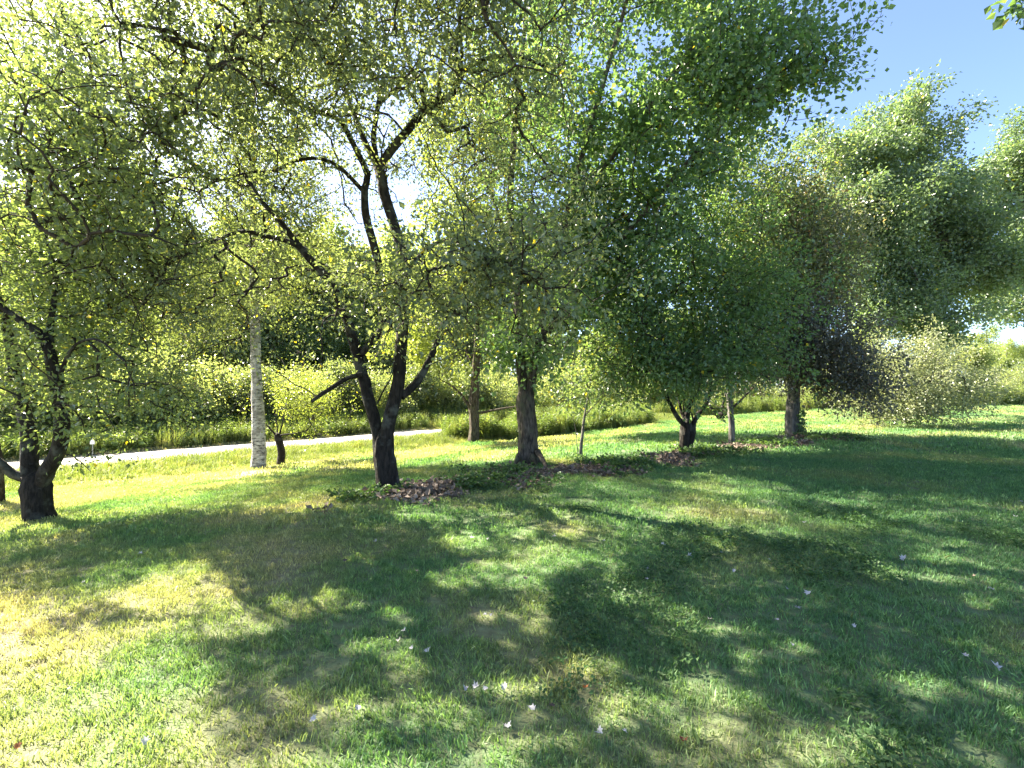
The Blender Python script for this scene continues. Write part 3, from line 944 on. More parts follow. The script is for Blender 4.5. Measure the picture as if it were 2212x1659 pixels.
# ---- thin pole tree ----------------------------------------------------
g = gp(1580, 962)
ZJ = g[1]
st = [("trunk", fix_base(pz(z4, [(832, 1052), (815, 900), (802, 750), (792, 600), (790, 450), (800, 300), (815, 100), (810, -150), (830, -450)], ZJ), g), lin(.085, .065, 4) + lin(.06, .02, 5)),
      ("limb", pz(z4, [(790, 480), (700, 330), (630, 150)], ZJ, lin(0, .4, 3)), [.03, .02, .01]),
      ("limb", pz(z4, [(800, 300), (900, 150), (1000, 50)], ZJ, lin(0, -.3, 3)), [.03, .02, .01]),
      ("limb", pz(z4, [(815, 850), (760, 780), (690, 740), (630, 690)], ZJ, lin(0, .4, 4)), [.02, .015, .012, .008])]
tree("slender_tree", "slender tree with straight thin grey trunk beside the vase shaped tree", "tree", st,
     [blob(1590, 560, ZJ + .4, 1.5, 1.3, 1.5, 1), blob(1620, 380, ZJ + .5, 1.5, 1.3, 1.3, .9), blob(1560, 760, ZJ + .2, .8, .8, .5, .35)], 24000, (.11, .07), "apple_leaf_b", "grey_bark", 560, 37, flare=(.025, .12))

# ---- dark purple-leaved tree -------------------------------------------
g = gp(1714, 942)
ZK = g[1]
st = [("trunk", fix_base(pz(z4, [(1312, 985), (1312, 880), (1325, 740), (1330, 600), (1326, 450), (1320, 250), (1312, 20), (1320, -250), (1330, -500)], ZK), g), [.2, .18, .165, .15, .13, .1, .07, .04, .02]),
      ("limb", pz(z4, [(1330, 620), (1420, 540), (1560, 500), (1700, 520), (1820, 600)], ZK, lin(0, -.7, 5)), lin(.06, .014, 5)),
      ("limb", pz(z4, [(1325, 560), (1230, 480), (1120, 470), (1040, 520)], ZK, lin(0, -.5, 4)), lin(.05, .014, 4)),
      ("limb", pz(z4, [(1322, 300), (1450, 120), (1560, -60)], ZK, lin(0, .5, 3)), lin(.05, .014, 3)),
      ("limb", pz(z4, [(1320, 250), (1200, 60), (1120, -160)], ZK, lin(0, .3, 3)), lin(.05, .014, 3))]
tree("purple_leaved_tree", "tree with dark purplish drooping lower foliage and pale ivied trunk", "plum tree", st,
     [blob(1708, 745, ZK - .4, 1.7, 1.4, .85, 1.5), blob(1805, 805, ZK - .8, .6, .55, .4, .4), blob(1860, 850, ZK - .9, .3, .3, .22, .1), blob(1690, 660, ZK, 1.4, 1.3, .9, .8)],
     40000, (.11, .07), "plum_leaf", "grey_bark", 800, 41, sag=.6, flare=(.06, .15))
root_k = bpy.data.objects["purple_leaved_tree"]
bb = np.array(root_k.location)
# its thinner, brownish top and the ivy on the trunk are parts of the same tree
rg = np.random.default_rng(5)


def loose_leaves(name, centre, rad, n, leaf, mat, parent, base, clump=.3, nc=60):
    u = nrm(rg.normal(size=(nc, 3))) * (rg.random(nc) ** (1 / 2.6))[:, None]
    cc = np.asarray(centre) - base + u * np.asarray(rad)
    p = cc[rg.integers(0, nc, n)] + rg.normal(size=(n, 3)) * clump
    ax = nrm(rg.normal(size=(n, 3)) + V(0, 0, -.3))
    nr = nrm(rg.normal(size=(n, 3)) * .6 + V(0, 0, .7))
    s = rg.uniform(.7, 1.3, n)
    q = sun_gap(p + base, rg)
    p, ax, nr, s = p[q], ax[q], nr[q], s[q]
    me = leaf_mesh(p, ax, nr, leaf[0] * s, leaf[1] * s, np.clip(rg.beta(2, 2, len(p)), 0, 1), M[mat], name)
    return tag(link(name, me, parent), kind="stuff")


loose_leaves("crown_top", P(1715, 540, ZK), (2.0, 1.8, 2.3), 24000, (.11, .07), "brown_leaf", root_k, bb, .35, 160)
n_iv = 420
hh = rg.random(n_iv) ** 1.5 * .75
an = rg.uniform(-1.6, 1.0, n_iv)
pv = np.stack([.19 * np.cos(an) + rg.normal(0, .05, n_iv) + .04, -.19 * np.abs(np.sin(an)) + rg.normal(0, .05, n_iv), hh + .05], 1)
me = leaf_mesh(pv, nrm(rg.normal(size=(n_iv, 3)) + V(0, -.4, -.6)), nrm(rg.normal(size=(n_iv, 3)) * .4 + V(.2, -1, .4)), np.full(n_iv, .07), np.full(n_iv, .06), rg.random(n_iv) * .9, M["maple_leaf"], "ivy")
tag(link("ivy", me, root_k), kind="stuff")

# ---- big rounded shrub at the right --------------------------------------
g = gp(1960, 917)
ZL = g[1]
st = [("trunk", [g, g + V(0, 0, .25), g + V(.05, 0, .6)], [.1, .09, .06])]
for k in range(11):
    a = R.uniform(0, 6.28)
    rr = R.uniform(1.0, 2.4)
    e = g + V(rr * math.cos(a) + .3, rr * math.sin(a), R.uniform(1.2, 2.4))
    mid = g + .5 * (e - g) + V(0, 0, .35)
    st.append(("stem", [g + V(.06 * math.cos(a), .06 * math.sin(a), .1), mid, e], [.035, .025, .008]))
tree("rounded_shrub", "wide rounded sunlit shrub arching down to the lawn at the right", "shrub", st,
     [blob(1905, 830, ZL, 1.7, 1.7, 1.1, 1.3), blob(2015, 830, ZL + .2, 1.4, 1.6, 1.0, 1), blob(1880, 870, ZL - .4, .9, 1.0, .6, .5), blob(2070, 850, ZL, .8, 1, .6, .4), blob(1960, 770, ZL + .3, 1.7, 1.4, .7, .9), blob(1960, 880, ZL - .8, 1.6, .7, .5, .8)],
     62000, (.11, .06), "shrub_leaf", "grey_bark", 1100, 43, sag=.6, flare=(.03, .1), spread=.2, clump=.45)

# ---- tall maples at the right --------------------------------------------
ZM = 24.0
gx = (2012 - CX) / F * ZM
g = V(gx, ZM, gz(gx, ZM))
st = [("trunk", [g] + pz(None, [(2014, 800), (2020, 730), (2028, 670), (2042, 610), (2030, 480), (2000, 350), (1985, 240)], ZM), [.42, .36, .34, .31, .26, .18, .1, .04]),
      ("limb", pz(None, [(2026, 690), (1960, 600), (1900, 500), (1850, 420)], ZM, lin(0, -1.2, 4)), lin(.16, .03, 4)),
      ("limb", pz(None, [(2042, 610), (2090, 520), (2120, 430)], ZM, lin(0, 1, 3)), lin(.14, .03, 3)),
      ("limb", pz(None, [(2032, 500), (1950, 400), (1900, 300)], ZM, lin(0, 1, 3)), lin(.12, .03, 3)),
      ("limb", pz(None, [(2024, 720), (2000, 640), (1960, 560)], ZM, lin(0, -2, 3)), lin(.1, .02, 3))]
bl = [blob(1950, 320, ZM, 2.5, 2.6, 2.3, 1.2), blob(1880, 450, ZM - .8, 2.4, 2.2, 2.6, 1.2), blob(2010, 520, ZM, 2.6, 2.4, 2.4, 1.3), blob(1900, 650, ZM - 1, 2.6, 2.0, 1.6, .9), blob(2080, 480, ZM + .4, 1.4, 1.8, 2.0, .7),
      blob(1990, 690, ZM - 1, 1.8, 1.6, 1.2, .7), blob(1800, 420, ZM, 2.4, 2.2, 3.0, 1.0), blob(1840, 600, ZM, 2.2, 2.2, 2.0, .8), blob(2100, 590, ZM, 1.4, 1.6, 1.4, .5)]
tree("maple_tree", "tall silvery green maple behind the rounded shrub, against the sky", "maple tree", st, bl, 165000, (.17, .14), "silver_leaf", "grey_bark", 1300, 47, flare=(.12, .3), spread=.28, clump=.55)

ZN = 27.0
gx = (2235 - CX) / F * ZN
g = V(gx, ZN, gz(gx, ZN))
st = [("trunk", [g, g + V(.1, 0, 3), g + V(-.2, 0, 6), g + V(-.6, 0, 9.5), g + V(-.8, 0, 14)], [.4, .32, .27, .2, .05]),
      ("limb", pz(None, [(2225, 690), (2180, 640), (2135, 655), (2105, 690)], ZN, lin(0, -1, 4)), lin(.09, .02, 4)),
      ("limb", pz(None, [(2215, 560), (2170, 470), (2130, 400)], ZN, lin(0, .6, 3)), lin(.13, .03, 3)),
      ("limb", pz(None, [(2212, 520), (2260, 400), (2300, 300)], ZN, lin(0, .6, 3)), lin(.13, .03, 3)),
      ("limb", pz(None, [(2222, 640), (2170, 590), (2120, 560)], ZN, lin(0, -1.2, 3)), lin(.09, .02, 3))]
bl = [blob(2150, 420, ZN, 1.7, 2.2, 2.2, 1.1), blob(2215, 350, ZN, 2.1, 2.4, 2.3, 1.3), blob(2190, 560, ZN - .4, 1.8, 2.2, 1.6, .6), blob(2330, 430, ZN, 2.6, 2.6, 3.6, 1.3), blob(2170, 660, ZN - .6, 1.2, 1.4, .8, .22), blob(2210, 640, ZN, 1.1, 1.4, 1.0, .25)]
tree("maple_tree", "tall pale green maple cut off by the right edge, sky showing through its lower boughs", "maple tree", st, bl, 70000, (.17, .14), "silver_leaf", "grey_bark", 850, 53, flare=(.12, .3), spread=.28, clump=.5)

# ---- tree just outside the frame whose twig hangs into the top right corner ----
gx = (9.2, 4.6)
g = V(gx[0], gx[1], gz(*gx))
st = [("trunk", [g, g + V(0, 0, 1.6), g + V(-.1, .1, 3.2), g + V(-.2, .1, 5.5), g + V(-.2, .1, 7.5)], [.2, .17, .15, .1, .03]),
      ("limb", [g + V(-.1, .1, 3.4), g + V(-1.4, .3, 4.6), tuple(P(2212, 0, 4.9))], [.06, .03, .008])]
tree("maple_tree", "maple outside the frame, only a leafy twig showing in the top right corner", "maple tree", st,
     [(g + V(.2, .2, 6.0), (1.9, 2.0, 1.8), 1), (P(2224, 4, 4.9), (.07, .1, .06), .007)], 12000, (.11, .10), "maple_leaf", "maple_bark", 380, 59, clump=.12, spread=.09)

# ------------------------------------------------------------------ trees and thickets beyond the road (shared meshes)
def kids(o):
    return [c for c in bpy.data.objects if c.parent == o]


def proto_tree(name, h, wd, leaves, leafmat, seed, tall, leaf=(.2, .14), tips=420):
    o = V(0, 0, 0)
    rg_ = np.random.default_rng(seed)
    bl_ = []
    if tall:
        st_ = [("trunk", [o, V(.05, 0, h * .3), V(-.1, .1, h * .6), V(0, 0, h * .92)], [.2, .16, .11, .03])]
        for k in range(7):
            a = rg_.uniform(0, 6.28)
            zz = h * rg_.uniform(.3, .85)
            rr = wd * .5 * rg_.uniform(.25, .6)
            bl_.append((V(rr * math.cos(a), rr * math.sin(a), zz), (wd * .27, wd * .27, h * .15), 1))
        bl_.append((V(0, 0, h * .88), (wd * .22, wd * .22, h * .1), .7))
    else:
        st_ = [("trunk", [o, V(.05, 0, .4), V(.1, 0, .9)], [.1, .08, .06])]
        for k in range(6):
            a = rg_.uniform(0, 6.28)
            rr = wd * rg_.uniform(.1, .3)
            st_.append(("stem", [V(.04 * math.cos(a), .04 * math.sin(a), .1), V(.5 * rr * math.cos(a), .5 * rr * math.sin(a), h * .35), V(rr * math.cos(a), rr * math.sin(a), h * .75)], [.05, .035, .012]))
        for k in range(7):
            a = rg_.uniform(0, 6.28)
            rr = wd * .5 * rg_.uniform(.1, .62)
            bl_.append((V(rr * math.cos(a), rr * math.sin(a), h * rg_.uniform(.3, .8)), (wd * .24, wd * .24, h * .17), 1))
    return tree(name, "x", "tree", st_, bl_, leaves, leaf, leafmat, "grey_bark", tips, seed, spread=.24, clump=.45, origin=(0, 0, 0), sides=7, tipr=.006)


PROTO = {
    "lime": proto_tree("roadside_tree", 7.5, 6.0, 26000, "far_leaf_lime", 61, True),
    "green": proto_tree("roadside_tree", 8.5, 6.5, 26000, "far_leaf", 67, True),
    "dark": proto_tree("roadside_shrub", 4.0, 5.0, 11000, "far_leaf_dark", 71, False),
    "bush": proto_tree("roadside_shrub", 3.2, 4.6, 11000, "far_leaf_lime", 73, False, (.16, .1)),
}
used = {k: False for k in PROTO}


def place(kind, px, s=None, Z=None, sc_=1.0, label="", cat="tree", group="trees and shrubs beyond the road", rz=0.0, z_sc=1.0):
    dx = (px - CX) / F
    if Z is None:
        Z = s / (NX * dx + NY)
    x, y = dx * Z, Z
    pr_ = PROTO[kind]
    if used[kind]:
        o = pr_.copy()
        COL.objects.link(o)
        for c in kids(pr_):
            d = c.copy()
            COL.objects.link(d)
            d.parent = o
    else:
        o = pr_
        used[kind] = True
    o.location = (x, y, gz(x, y) - .03)
    o.scale = (sc_, sc_, sc_ * z_sc)
    o.rotation_euler = (0, 0, rz)
    tag(o, label, cat, group)
    return o


BG = [
    ("dark", -90, 30.3, 1.20, "dark shrub beyond the road past the left edge of the photo"),
    ("lime", 40, 47.0, 2.05, "lime green tree beyond the road behind the gnarled left apple trunk"),
    ("dark", 130, 30.3, 0.85, "dark shrub across the road right of the gnarled left trunk"),
    ("green", 215, 49.0, 1.89, "green roadside tree behind the slim marker post"),
    ("bush", 250, 29.8, 0.90, "light bush across the road behind the marker post"),
    ("dark", 340, 29.8, 1.05, "dark many-stemmed shrub across the road between marker post and birch"),
    ("lime", 420, 48.0, 1.97, "lime green tree beyond the road left of the birch"),
    ("bush", 480, 29.8, 1.00, "light bush across the road just left of the birch"),
    ("green", 560, 50.0, 2.05, "green tree beyond the road straight behind the birch"),
    ("bush", 630, 29.8, 0.95, "light bush across the road behind the short stumpy tree"),
    ("lime", 690, 49.0, 2.15, "lime green tree beyond the road above the short stumpy tree"),
    ("dark", 725, 29.5, 0.62, "small dark bush at the far road edge under the broken low limb"),
    ("bush", 790, 30.3, 0.90, "light bush across the road behind the forked apple trunk"),
    ("green", 830, 52.0, 2.39, "green tree beyond the road behind the forked apple tree"),
    ("dark", 915, 29.8, 0.95, "dark shrub at the road end between apple tree and backlit maple"),
    ("lime", 960, 53.0, 2.63, "lime green tree beyond the road left of the backlit maple"),
    ("green", 1090, 54.0, 2.79, "green tree beyond the weeds between backlit maple and central maple"),
    ("lime", 1200, 56.0, 2.97, "lime green tree beyond the weeds right of the central maple"),
    ("bush", 1120, 27.8, 0.80, "light bush behind the weeds left of the central maple trunk"),
]
for i, (k, px, s, c, lb) in enumerate(BG):
    place(k, px, s=s, sc_=c, label=lb, rz=i * 1.7, cat="tree" if k in ("lime", "green") else "shrub", group="trees and shrubs beyond the road")
TALLB = [
    ("lime", 600, 58, 2.6, "tall pale woodland tree far beyond the road behind the birch crown"),
    ("green", 690, 62, 2.7, "tall green woodland tree far beyond the road, left stem of the forked apple in front"),
    ("lime", 790, 60, 2.7, "tall pale woodland tree far beyond the road above the apple fork"),
    ("green", 880, 64, 2.8, "tall green woodland tree far beyond the road right of the apple fork"),
    ("green", 470, 60, 2.3, "tall green woodland tree far beyond the road left of the birch"),
]
for i, (k, px, s, c, lb) in enumerate(TALLB):
    place(k, px, s=s, sc_=c, label=lb, rz=i * 2.1 + 1, cat="tree", group="tall woodland trees far beyond the road")
NEARB = [
    ("bush", 60, 27.6, .85, "low pale bush at the far road edge behind the gnarled left trunk"),
    ("dark", 165, 27.8, .75, "low dark bush at the far road edge left of the marker post"),
    ("bush", 300, 27.5, .9, "low pale bush at the far road edge right of the marker post"),
    ("bush", 400, 27.8, .85, "low pale bush at the far road edge midway between post and birch"),
    ("dark", 525, 27.8, .7, "low dark bush at the far road edge touching the birch's left side"),
    ("bush", 585, 27.5, .9, "low pale bush at the far road edge seen between birch and stumpy tree"),
    ("bush", 685, 27.5, .85, "low pale bush at the far road edge right of the stumpy tree"),
    ("dark", 765, 27.8, .75, "low dark bush at the far road edge left of the forked apple trunk"),
    ("bush", 850, 27.5, .85, "low pale bush showing inside the fork of the apple trunk"),
    ("dark", 885, 27.8, .85, "low dark bush at the road end just right of the apple trunk"),
    ("bush", 955, 27.5, .95, "low pale bush at the road end left of the backlit maple trunk"),
    ("dark", 1000, 27.8, .9, "low dark bush touching the left side of the backlit maple trunk"),
    ("bush", 1060, 27.0, 1.0, "low pale bush just right of the backlit maple trunk"),
]
for i, (k, px, s, c, lb) in enumerate(NEARB):
    place(k, px, s=s, sc_=c, label=lb, rz=i * 1.1 + .3, cat="shrub", group="low bushes along the far road edge", z_sc=.85 + .3 * ((i * 7) % 5) / 4)
FARB = [
    ("green", 1330, 44, 1.2, "green tree at the far field edge behind the sapling"),
    ("dark", 1410, 38, 1.0, "dark shrub at the far field edge left of the vase shaped tree"),
    ("lime", 1470, 46, 1.3, "lime green tree at the far field edge behind the vase shaped tree"),
    ("bush", 1640, 40, 1.1, "light bush at the far field edge left of the purple tree trunk"),
    ("green", 1700, 52, 1.3, "green tree at the far field edge behind the purple leaved tree"),
    ("bush", 1800, 42, 1.2, "light bush at the far field edge right of the purple tree trunk"),
    ("green", 1860, 50, 1.1, "green tree at the far field edge left of the rounded shrub"),
    ("lime", 2105, 36, .62, "yellowish small tree rising behind the right flank of the rounded shrub"),
    ("dark", 2150, 58, 1.0, "dark distant hedge bush just right of the rounded shrub"),
    ("bush", 2195, 50, .9, "pale distant hedge bush at the right edge of the photo"),
    ("dark", 2240, 60, 1.2, "dark distant hedge bush past the right edge"),
    ("green", 2265, 75, 1.3, "distant green tree past the right edge of the field"),
    ("green", 2130, 85, 1.35, "far green tree low on the skyline at the right"),
    ("dark", 2200, 80, 1.3, "far dark bush low on the skyline at the right edge"),
]
FARB += [
    ("bush", 1085, 46, 1.1, "pale bush at the far field edge left of the central maple trunk"),
    ("dark", 1165, 54, 1.2, "dark bush at the far field edge close right of the central trunk"),
    ("bush", 1000, 44, 1.0, "pale bush far behind the backlit maple's left low limb"),
    ("bush", 930, 40, 1.0, "pale bush far behind the right stem of the forked apple"),
    ("green", 1150, 62, 1.2, "distant green tree seen just right of the backlit maple trunk"),
    ("lime", 1260, 70, 1.2, "distant lime tree low between central maple and sapling"),
    ("bush", 1210, 40, 1.2, "pale bush at the far field edge just right of the central maple trunk"),
    ("bush", 1380, 44, 1.2, "pale bush at the far field edge right of the sapling"),
    ("bush", 1540, 46, 1.2, "pale bush at the far field edge behind the slender pole trunk"),
    ("dark", 1900, 60, 1.3, "dark distant bush low behind the left flank of the rounded shrub"),
    ("green", 2020, 64, 1.0, "distant green tree behind the rounded shrub's crown"),
    ("green", 2175, 66, .85, "distant green tree beneath the pale right edge maple"),
    ("lime", 1010, 50, 1.2, "distant lime tree low right behind the backlit maple trunk"),
    ("lime", 880, 46, 1.2, "distant lime tree behind the right stem of the forked apple"),
    ("green", 760, 46, 1.1, "distant green tree between birch and forked apple tree"),
    ("green", 620, 44, 1.1, "distant green tree just right behind the birch trunk"),
    ("green", 330, 42, 1.0, "distant green tree above the dark many-stemmed shrub"),
    ("lime", 150, 40, 1.0, "distant lime tree right of the gnarled left apple tree"),
]
for i, (k, px, Z, c, lb) in enumerate(FARB):
    place(k, px, Z=Z, sc_=c, label=lb, rz=i * 2.3 + .5, cat="tree" if k in ("lime", "green") else "shrub", group="trees and shrubs along the far field edge")


# ------------------------------------------------------------------ scattered ground growth (stuff)
def attr_leaf_tuft_mat(name, base_from_pos=True, stops=None, tfac=.4, trans=(1.4, 1.5, .6), spec=.35, rough=.5, shift=0.0):
    m, t, out = nmat(name)
    if base_from_pos:
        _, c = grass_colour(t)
    else:
        pos = position(t)
        c = ramp(t, stops, noise(t, 1.6, 4, pos))
    at_ = t.nodes.new("ShaderNodeAttribute")
    at_.attribute_name = "lv"
    br = ramp(t, [(0, (.42, .48, .4)), (.55, (1.0, 1.0, .95)), (.9, (1.45, 1.4, 1.25)), (1, (2.1, 1.85, 1.6))], at_.outputs["Fac"])
    c = mixc(t, 1.0, c, br, 'MULTIPLY')
    tc = mixc(t, 1.0, c, trans, 'MULTIPLY')
    leaf_shader(t, out, c, tc, tfac, rough, spec)
    return m


def blades(n, rad, hmin, hmax, wd, seed, bend=.5, mat=None, name="tuft", fall=.35):
    rg_ = np.random.default_rng(seed)
    a = rg_.uniform(0, 6.28, n)
    r = rad * np.sqrt(rg_.random(n))
    b = np.stack([r * np.cos(a), r * np.sin(a), np.full(n, -.01)], 1)
    hd = rg_.uniform(0, 6.28, n)
    d = np.stack([np.cos(hd), np.sin(hd), np.zeros(n)], 1)
    lat = np.stack([-np.sin(hd), np.cos(hd), np.zeros(n)], 1)
    h = rg_.uniform(hmin, hmax, n)[:, None]
    bd = (rg_.random(n)[:, None] ** 1.3) * bend
    ww = wd * rg_.uniform(.7, 1.3, n)[:, None]
    up = V(0, 0, 1)
    m1 = b + up * h * .55 + d * h * bd * .3
    tp = b + up * h * (1 - fall * bd) + d * h * bd
    v = np.stack([b - lat * ww * .5, b + lat * ww * .5, m1 + lat * ww * .42, m1 - lat * ww * .42, tp], 1).reshape(-1, 3)
    k = (np.arange(n) * 5)[:, None, None]
    f = (k + np.array([[0, 1, 2], [0, 2, 3], [3, 2, 4]])[None]).reshape(-1, 3)
    me = new_mesh(name, v, f, 3, mat)
    at_ = me.attributes.new("lv", 'FLOAT', 'FACE')
    at_.data.foreach_set("value", np.repeat(np.clip(rg_.beta(2, 2, n) + (rg_.random(n) < .05) * .5, 0, 1), 3).astype(np.float32))
    return me


def leafy(n, rad, hmin, hmax, leaf, seed, mat, name, flat=False):
    """broad small leaves: clover, ground cover, weeds"""
    rg_ = np.random.default_rng(seed)
    a = rg_.uniform(0, 6.28, n)
    r = rad * np.sqrt(rg_.random(n))
    p = np.stack([r * np.cos(a), r * np.sin(a), rg_.uniform(hmin, hmax, n)], 1)
    ax = nrm(rg_.normal(size=(n, 3)) * V(1, 1, .35) + V(0, 0, .1))
    nr = nrm(rg_.normal(size=(n, 3)) * (.25 if flat else .6) + V(0, 0, 1))
    s = rg_.uniform(.7, 1.3, n)
    return leaf_mesh(p, ax, nr, leaf[0] * s, leaf[1] * s, rg_.beta(2, 2, n), mat, name)


def instancer(name, label, protos, pts, scl, seed, tilt=.12, kind="stuff"):
    rg_ = np.random.default_rng(seed)
    pc = bpy.data.collections.new(name + "_pieces")
    for k, me in enumerate(protos):
        pc.objects.link(bpy.data.objects.new(name + "_piece", me))
    n = len(pts)
    me = bpy.data.meshes.new(name)
    me.vertices.add(n)
    me.vertices.foreach_set("co", np.asarray(pts, np.float32).ravel())
    rot = np.stack([rg_.normal(0, tilt, n), rg_.normal(0, tilt, n), rg_.uniform(0, 6.28, n)], 1).astype(np.float32)
    for nm, ty, arr in (("rot", 'FLOAT_VECTOR', rot), ("scl", 'FLOAT', np.asarray(scl, np.float32)), ("idx", 'INT', rg_.integers(0, len(protos), n).astype(np.int32))):
        a_ = me.attributes.new(nm, ty, 'POINT')
        a_.data.foreach_set("vector" if ty == 'FLOAT_VECTOR' else "value", arr.ravel())
    o = link(name, me)
    tag(o, label, kind=kind)
    ng = bpy.data.node_groups.new(name, 'GeometryNodeTree')
    ng.interface.new_socket("Geometry", in_out='INPUT', socket_type='NodeSocketGeometry')
    ng.interface.new_socket("Geometry", in_out='OUTPUT', socket_type='NodeSocketGeometry')
    gi = ng.nodes.new("NodeGroupInput")
    go = ng.nodes.new("NodeGroupOutput")
    ci = ng.nodes.new("GeometryNodeCollectionInfo")
    ci.inputs[0].default_value = pc
    ci.inputs["Separate Children"].default_value = True
    ci.inputs["Reset Children"].default_value = True
    ip = ng.nodes.new("GeometryNodeInstanceOnPoints")
    ip.inputs["Pick Instance"].default_value = True

    def na(nm, ty):
        q = ng.nodes.new("GeometryNodeInputNamedAttribute")
        q.data_type = ty
        q.inputs[0].default_value = nm
        return q.outputs[0]
    ng.links.new(gi.outputs[0], ip.inputs["Points"])
    ng.links.new(ci.outputs[0], ip.inputs["Instance"])
    ng.links.new(na("idx", 'INT'), ip.inputs["Instance Index"])
    ng.links.new(na("rot", 'FLOAT_VECTOR'), ip.inputs["Rotation"])
    ng.links.new(na("scl", 'FLOAT'), ip.inputs["Scale"])
    ng.links.new(ip.outputs[0], go.inputs[0])
    md = o.modifiers.new("scatter", 'NODES')
    md.node_group = ng
    return o


def wedge(z0, z1_, dens, seed, pad=1.5, fx=1.12):
    """random points over the part of the ground in front of the camera"""
    rg_ = np.random.default_rng(seed)
    wmax = z1_ * fx + pad
    n = int((z1_ - z0) * 2 * wmax * dens)
    y = rg_.uniform(z0, z1_, n)
    x = rg_.uniform(-wmax, wmax, n)
    k = np.abs(x) < y * fx + pad
    return x[k], y[k]


def on_ground(x, y, dz=0.0):
    return np.stack([x, y, gz(x, y) + dz], 1)


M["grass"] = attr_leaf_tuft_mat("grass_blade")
M["weed"] = attr_leaf_tuft_mat("weed_blade", False, [(.3, (.12, .16, .06)), (.55, (.19, .225, .085)), (.72, (.30, .285, .14))])
M["weed_leaf"] = attr_leaf_tuft_mat("weed_leaf", False, [(.3, (.085, .13, .045)), (.55, (.14, .19, .065)), (.72, (.21, .24, .09))])
M["clover"] = attr_leaf_tuft_mat("clover_leaf", False, [(.3, (.055, .11, .045)), (.6, (.075, .14, .055)), (.8, (.10, .16, .07))], spec=.25, rough=.5)
M["cover"] = attr_leaf_tuft_mat("cover_leaf", False, [(.3, (.06, .11, .045)), (.6, (.09, .15, .06)), (.8, (.14, .18, .075))], spec=.3, rough=.5)

rs = np.random.default_rng(99)
near_t = [blades(34, .07, .018, .05, .0045, 200 + k, .75, M["grass"], "tuft") for k in range(6)]
mid_t = [blades(46, .13, .022, .055, .0075, 220 + k, .7, M["grass"], "tuft") for k in range(5)]
far_t = [blades(70, .38, .03, .08, .02, 240 + k, .6, M["grass"], "tuft") for k in range(4)]


def lawn_filter(x, y, keep_bed=.06):
    k = rs.random(len(x)) > bed_mask(x, y) * (1 - keep_bed)
    s = s_of(x, y)
    k &= (s < 18.2) | (s > 23.2)
    return x[k], y[k]


x, y = lawn_filter(*wedge(1.0, 5.2, 330, 1))
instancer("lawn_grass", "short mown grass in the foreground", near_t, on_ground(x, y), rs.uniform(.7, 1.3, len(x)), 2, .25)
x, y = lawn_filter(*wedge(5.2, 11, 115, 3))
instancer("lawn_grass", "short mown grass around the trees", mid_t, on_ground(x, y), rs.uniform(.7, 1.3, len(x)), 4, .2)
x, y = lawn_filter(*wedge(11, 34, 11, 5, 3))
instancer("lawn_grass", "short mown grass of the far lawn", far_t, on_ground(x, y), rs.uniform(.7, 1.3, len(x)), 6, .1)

coarse_t = [blades(14, .05, .04, .08, .0045, 280 + k, 1.1, M["grass"], "tuft") for k in range(4)] + [blades(10, .04, .03, .09, .004, 290 + k, 1.3, M["weed"], "tuft") for k in range(3)]
x, y = lawn_filter(*wedge(1.1, 7.0, 15, 31))
k = np.sin(2.3 * x + 1.1 * y) + np.sin(3.9 * y - 1.7 * x) + rs.normal(0, .8, len(x)) > .3
x, y = x[k], y[k]
instancer("coarse_grass", "longer coarse tufts and straw standing out of the near lawn", coarse_t, on_ground(x, y), rs.uniform(.6, 1.2, len(x)), 32, .25)

# rough longer grass along the verge, tall weeds by the road bend and across the road
verge_t = [blades(70, .26, .14, .42, .011, 260 + k, .8, M["weed"], "tuft") for k in range(4)]
n = 9000
a_ = rs.uniform(-40, 32, n)
s_ = rs.uniform(15.2, 18.4, n)
x, y = NX * s_ + .736 * a_, NY * s_ + .677 * a_
instancer("verge_grass", "rough longer grass on the bank in front of the road", verge_t, on_ground(x, y), rs.uniform(.5, 1.1, n) * (0.45 + .75 * sm(15.2, 17.6, s_)), 8, .12)


def weed_plant(seed, h):
    rg_ = np.random.default_rng(seed)
    n_ = 150
    st_ = rg_.integers(0, 9, n_)
    sx = rg_.normal(0, .16, (9, 2))
    ln = rg_.normal(0, .12, (9, 2))
    hh_ = rg_.uniform(.12, 1, n_) * h * rg_.uniform(.65, 1, 9)[st_]
    p = np.stack([sx[st_, 0] + ln[st_, 0] * hh_, sx[st_, 1] + ln[st_, 1] * hh_, hh_], 1)
    ax = nrm(rg_.normal(size=(n_, 3)) * V(1, 1, .3) + V(0, 0, .1))
    s = rg_.uniform(.7, 1.4, n_)
    return leaf_mesh(p, ax, nrm(rg_.normal(size=(n_, 3)) * .5 + V(0, 0, 1)), .13 * s, .045 * s, rg_.beta(2, 2, n_), M["weed_leaf"], "weed")


weeds_p = [weed_plant(300 + k, 1.0) for k in range(4)] + [blades(60, .22, .45, 1.25, .014, 320 + k, .55, M["weed"], "weed") for k in range(4)]
n = 8200
a_ = rs.uniform(-45, 45, n)
s_ = 23.4 + rs.random(n) ** 1.3 * 6.5
x, y = NX * s_ + .736 * a_, NY * s_ + .677 * a_
instancer("roadside_weeds", "tall sunlit weeds along the far side of the road", weeds_p, on_ground(x, y), rs.uniform(.45, .95, n), 10, .1)
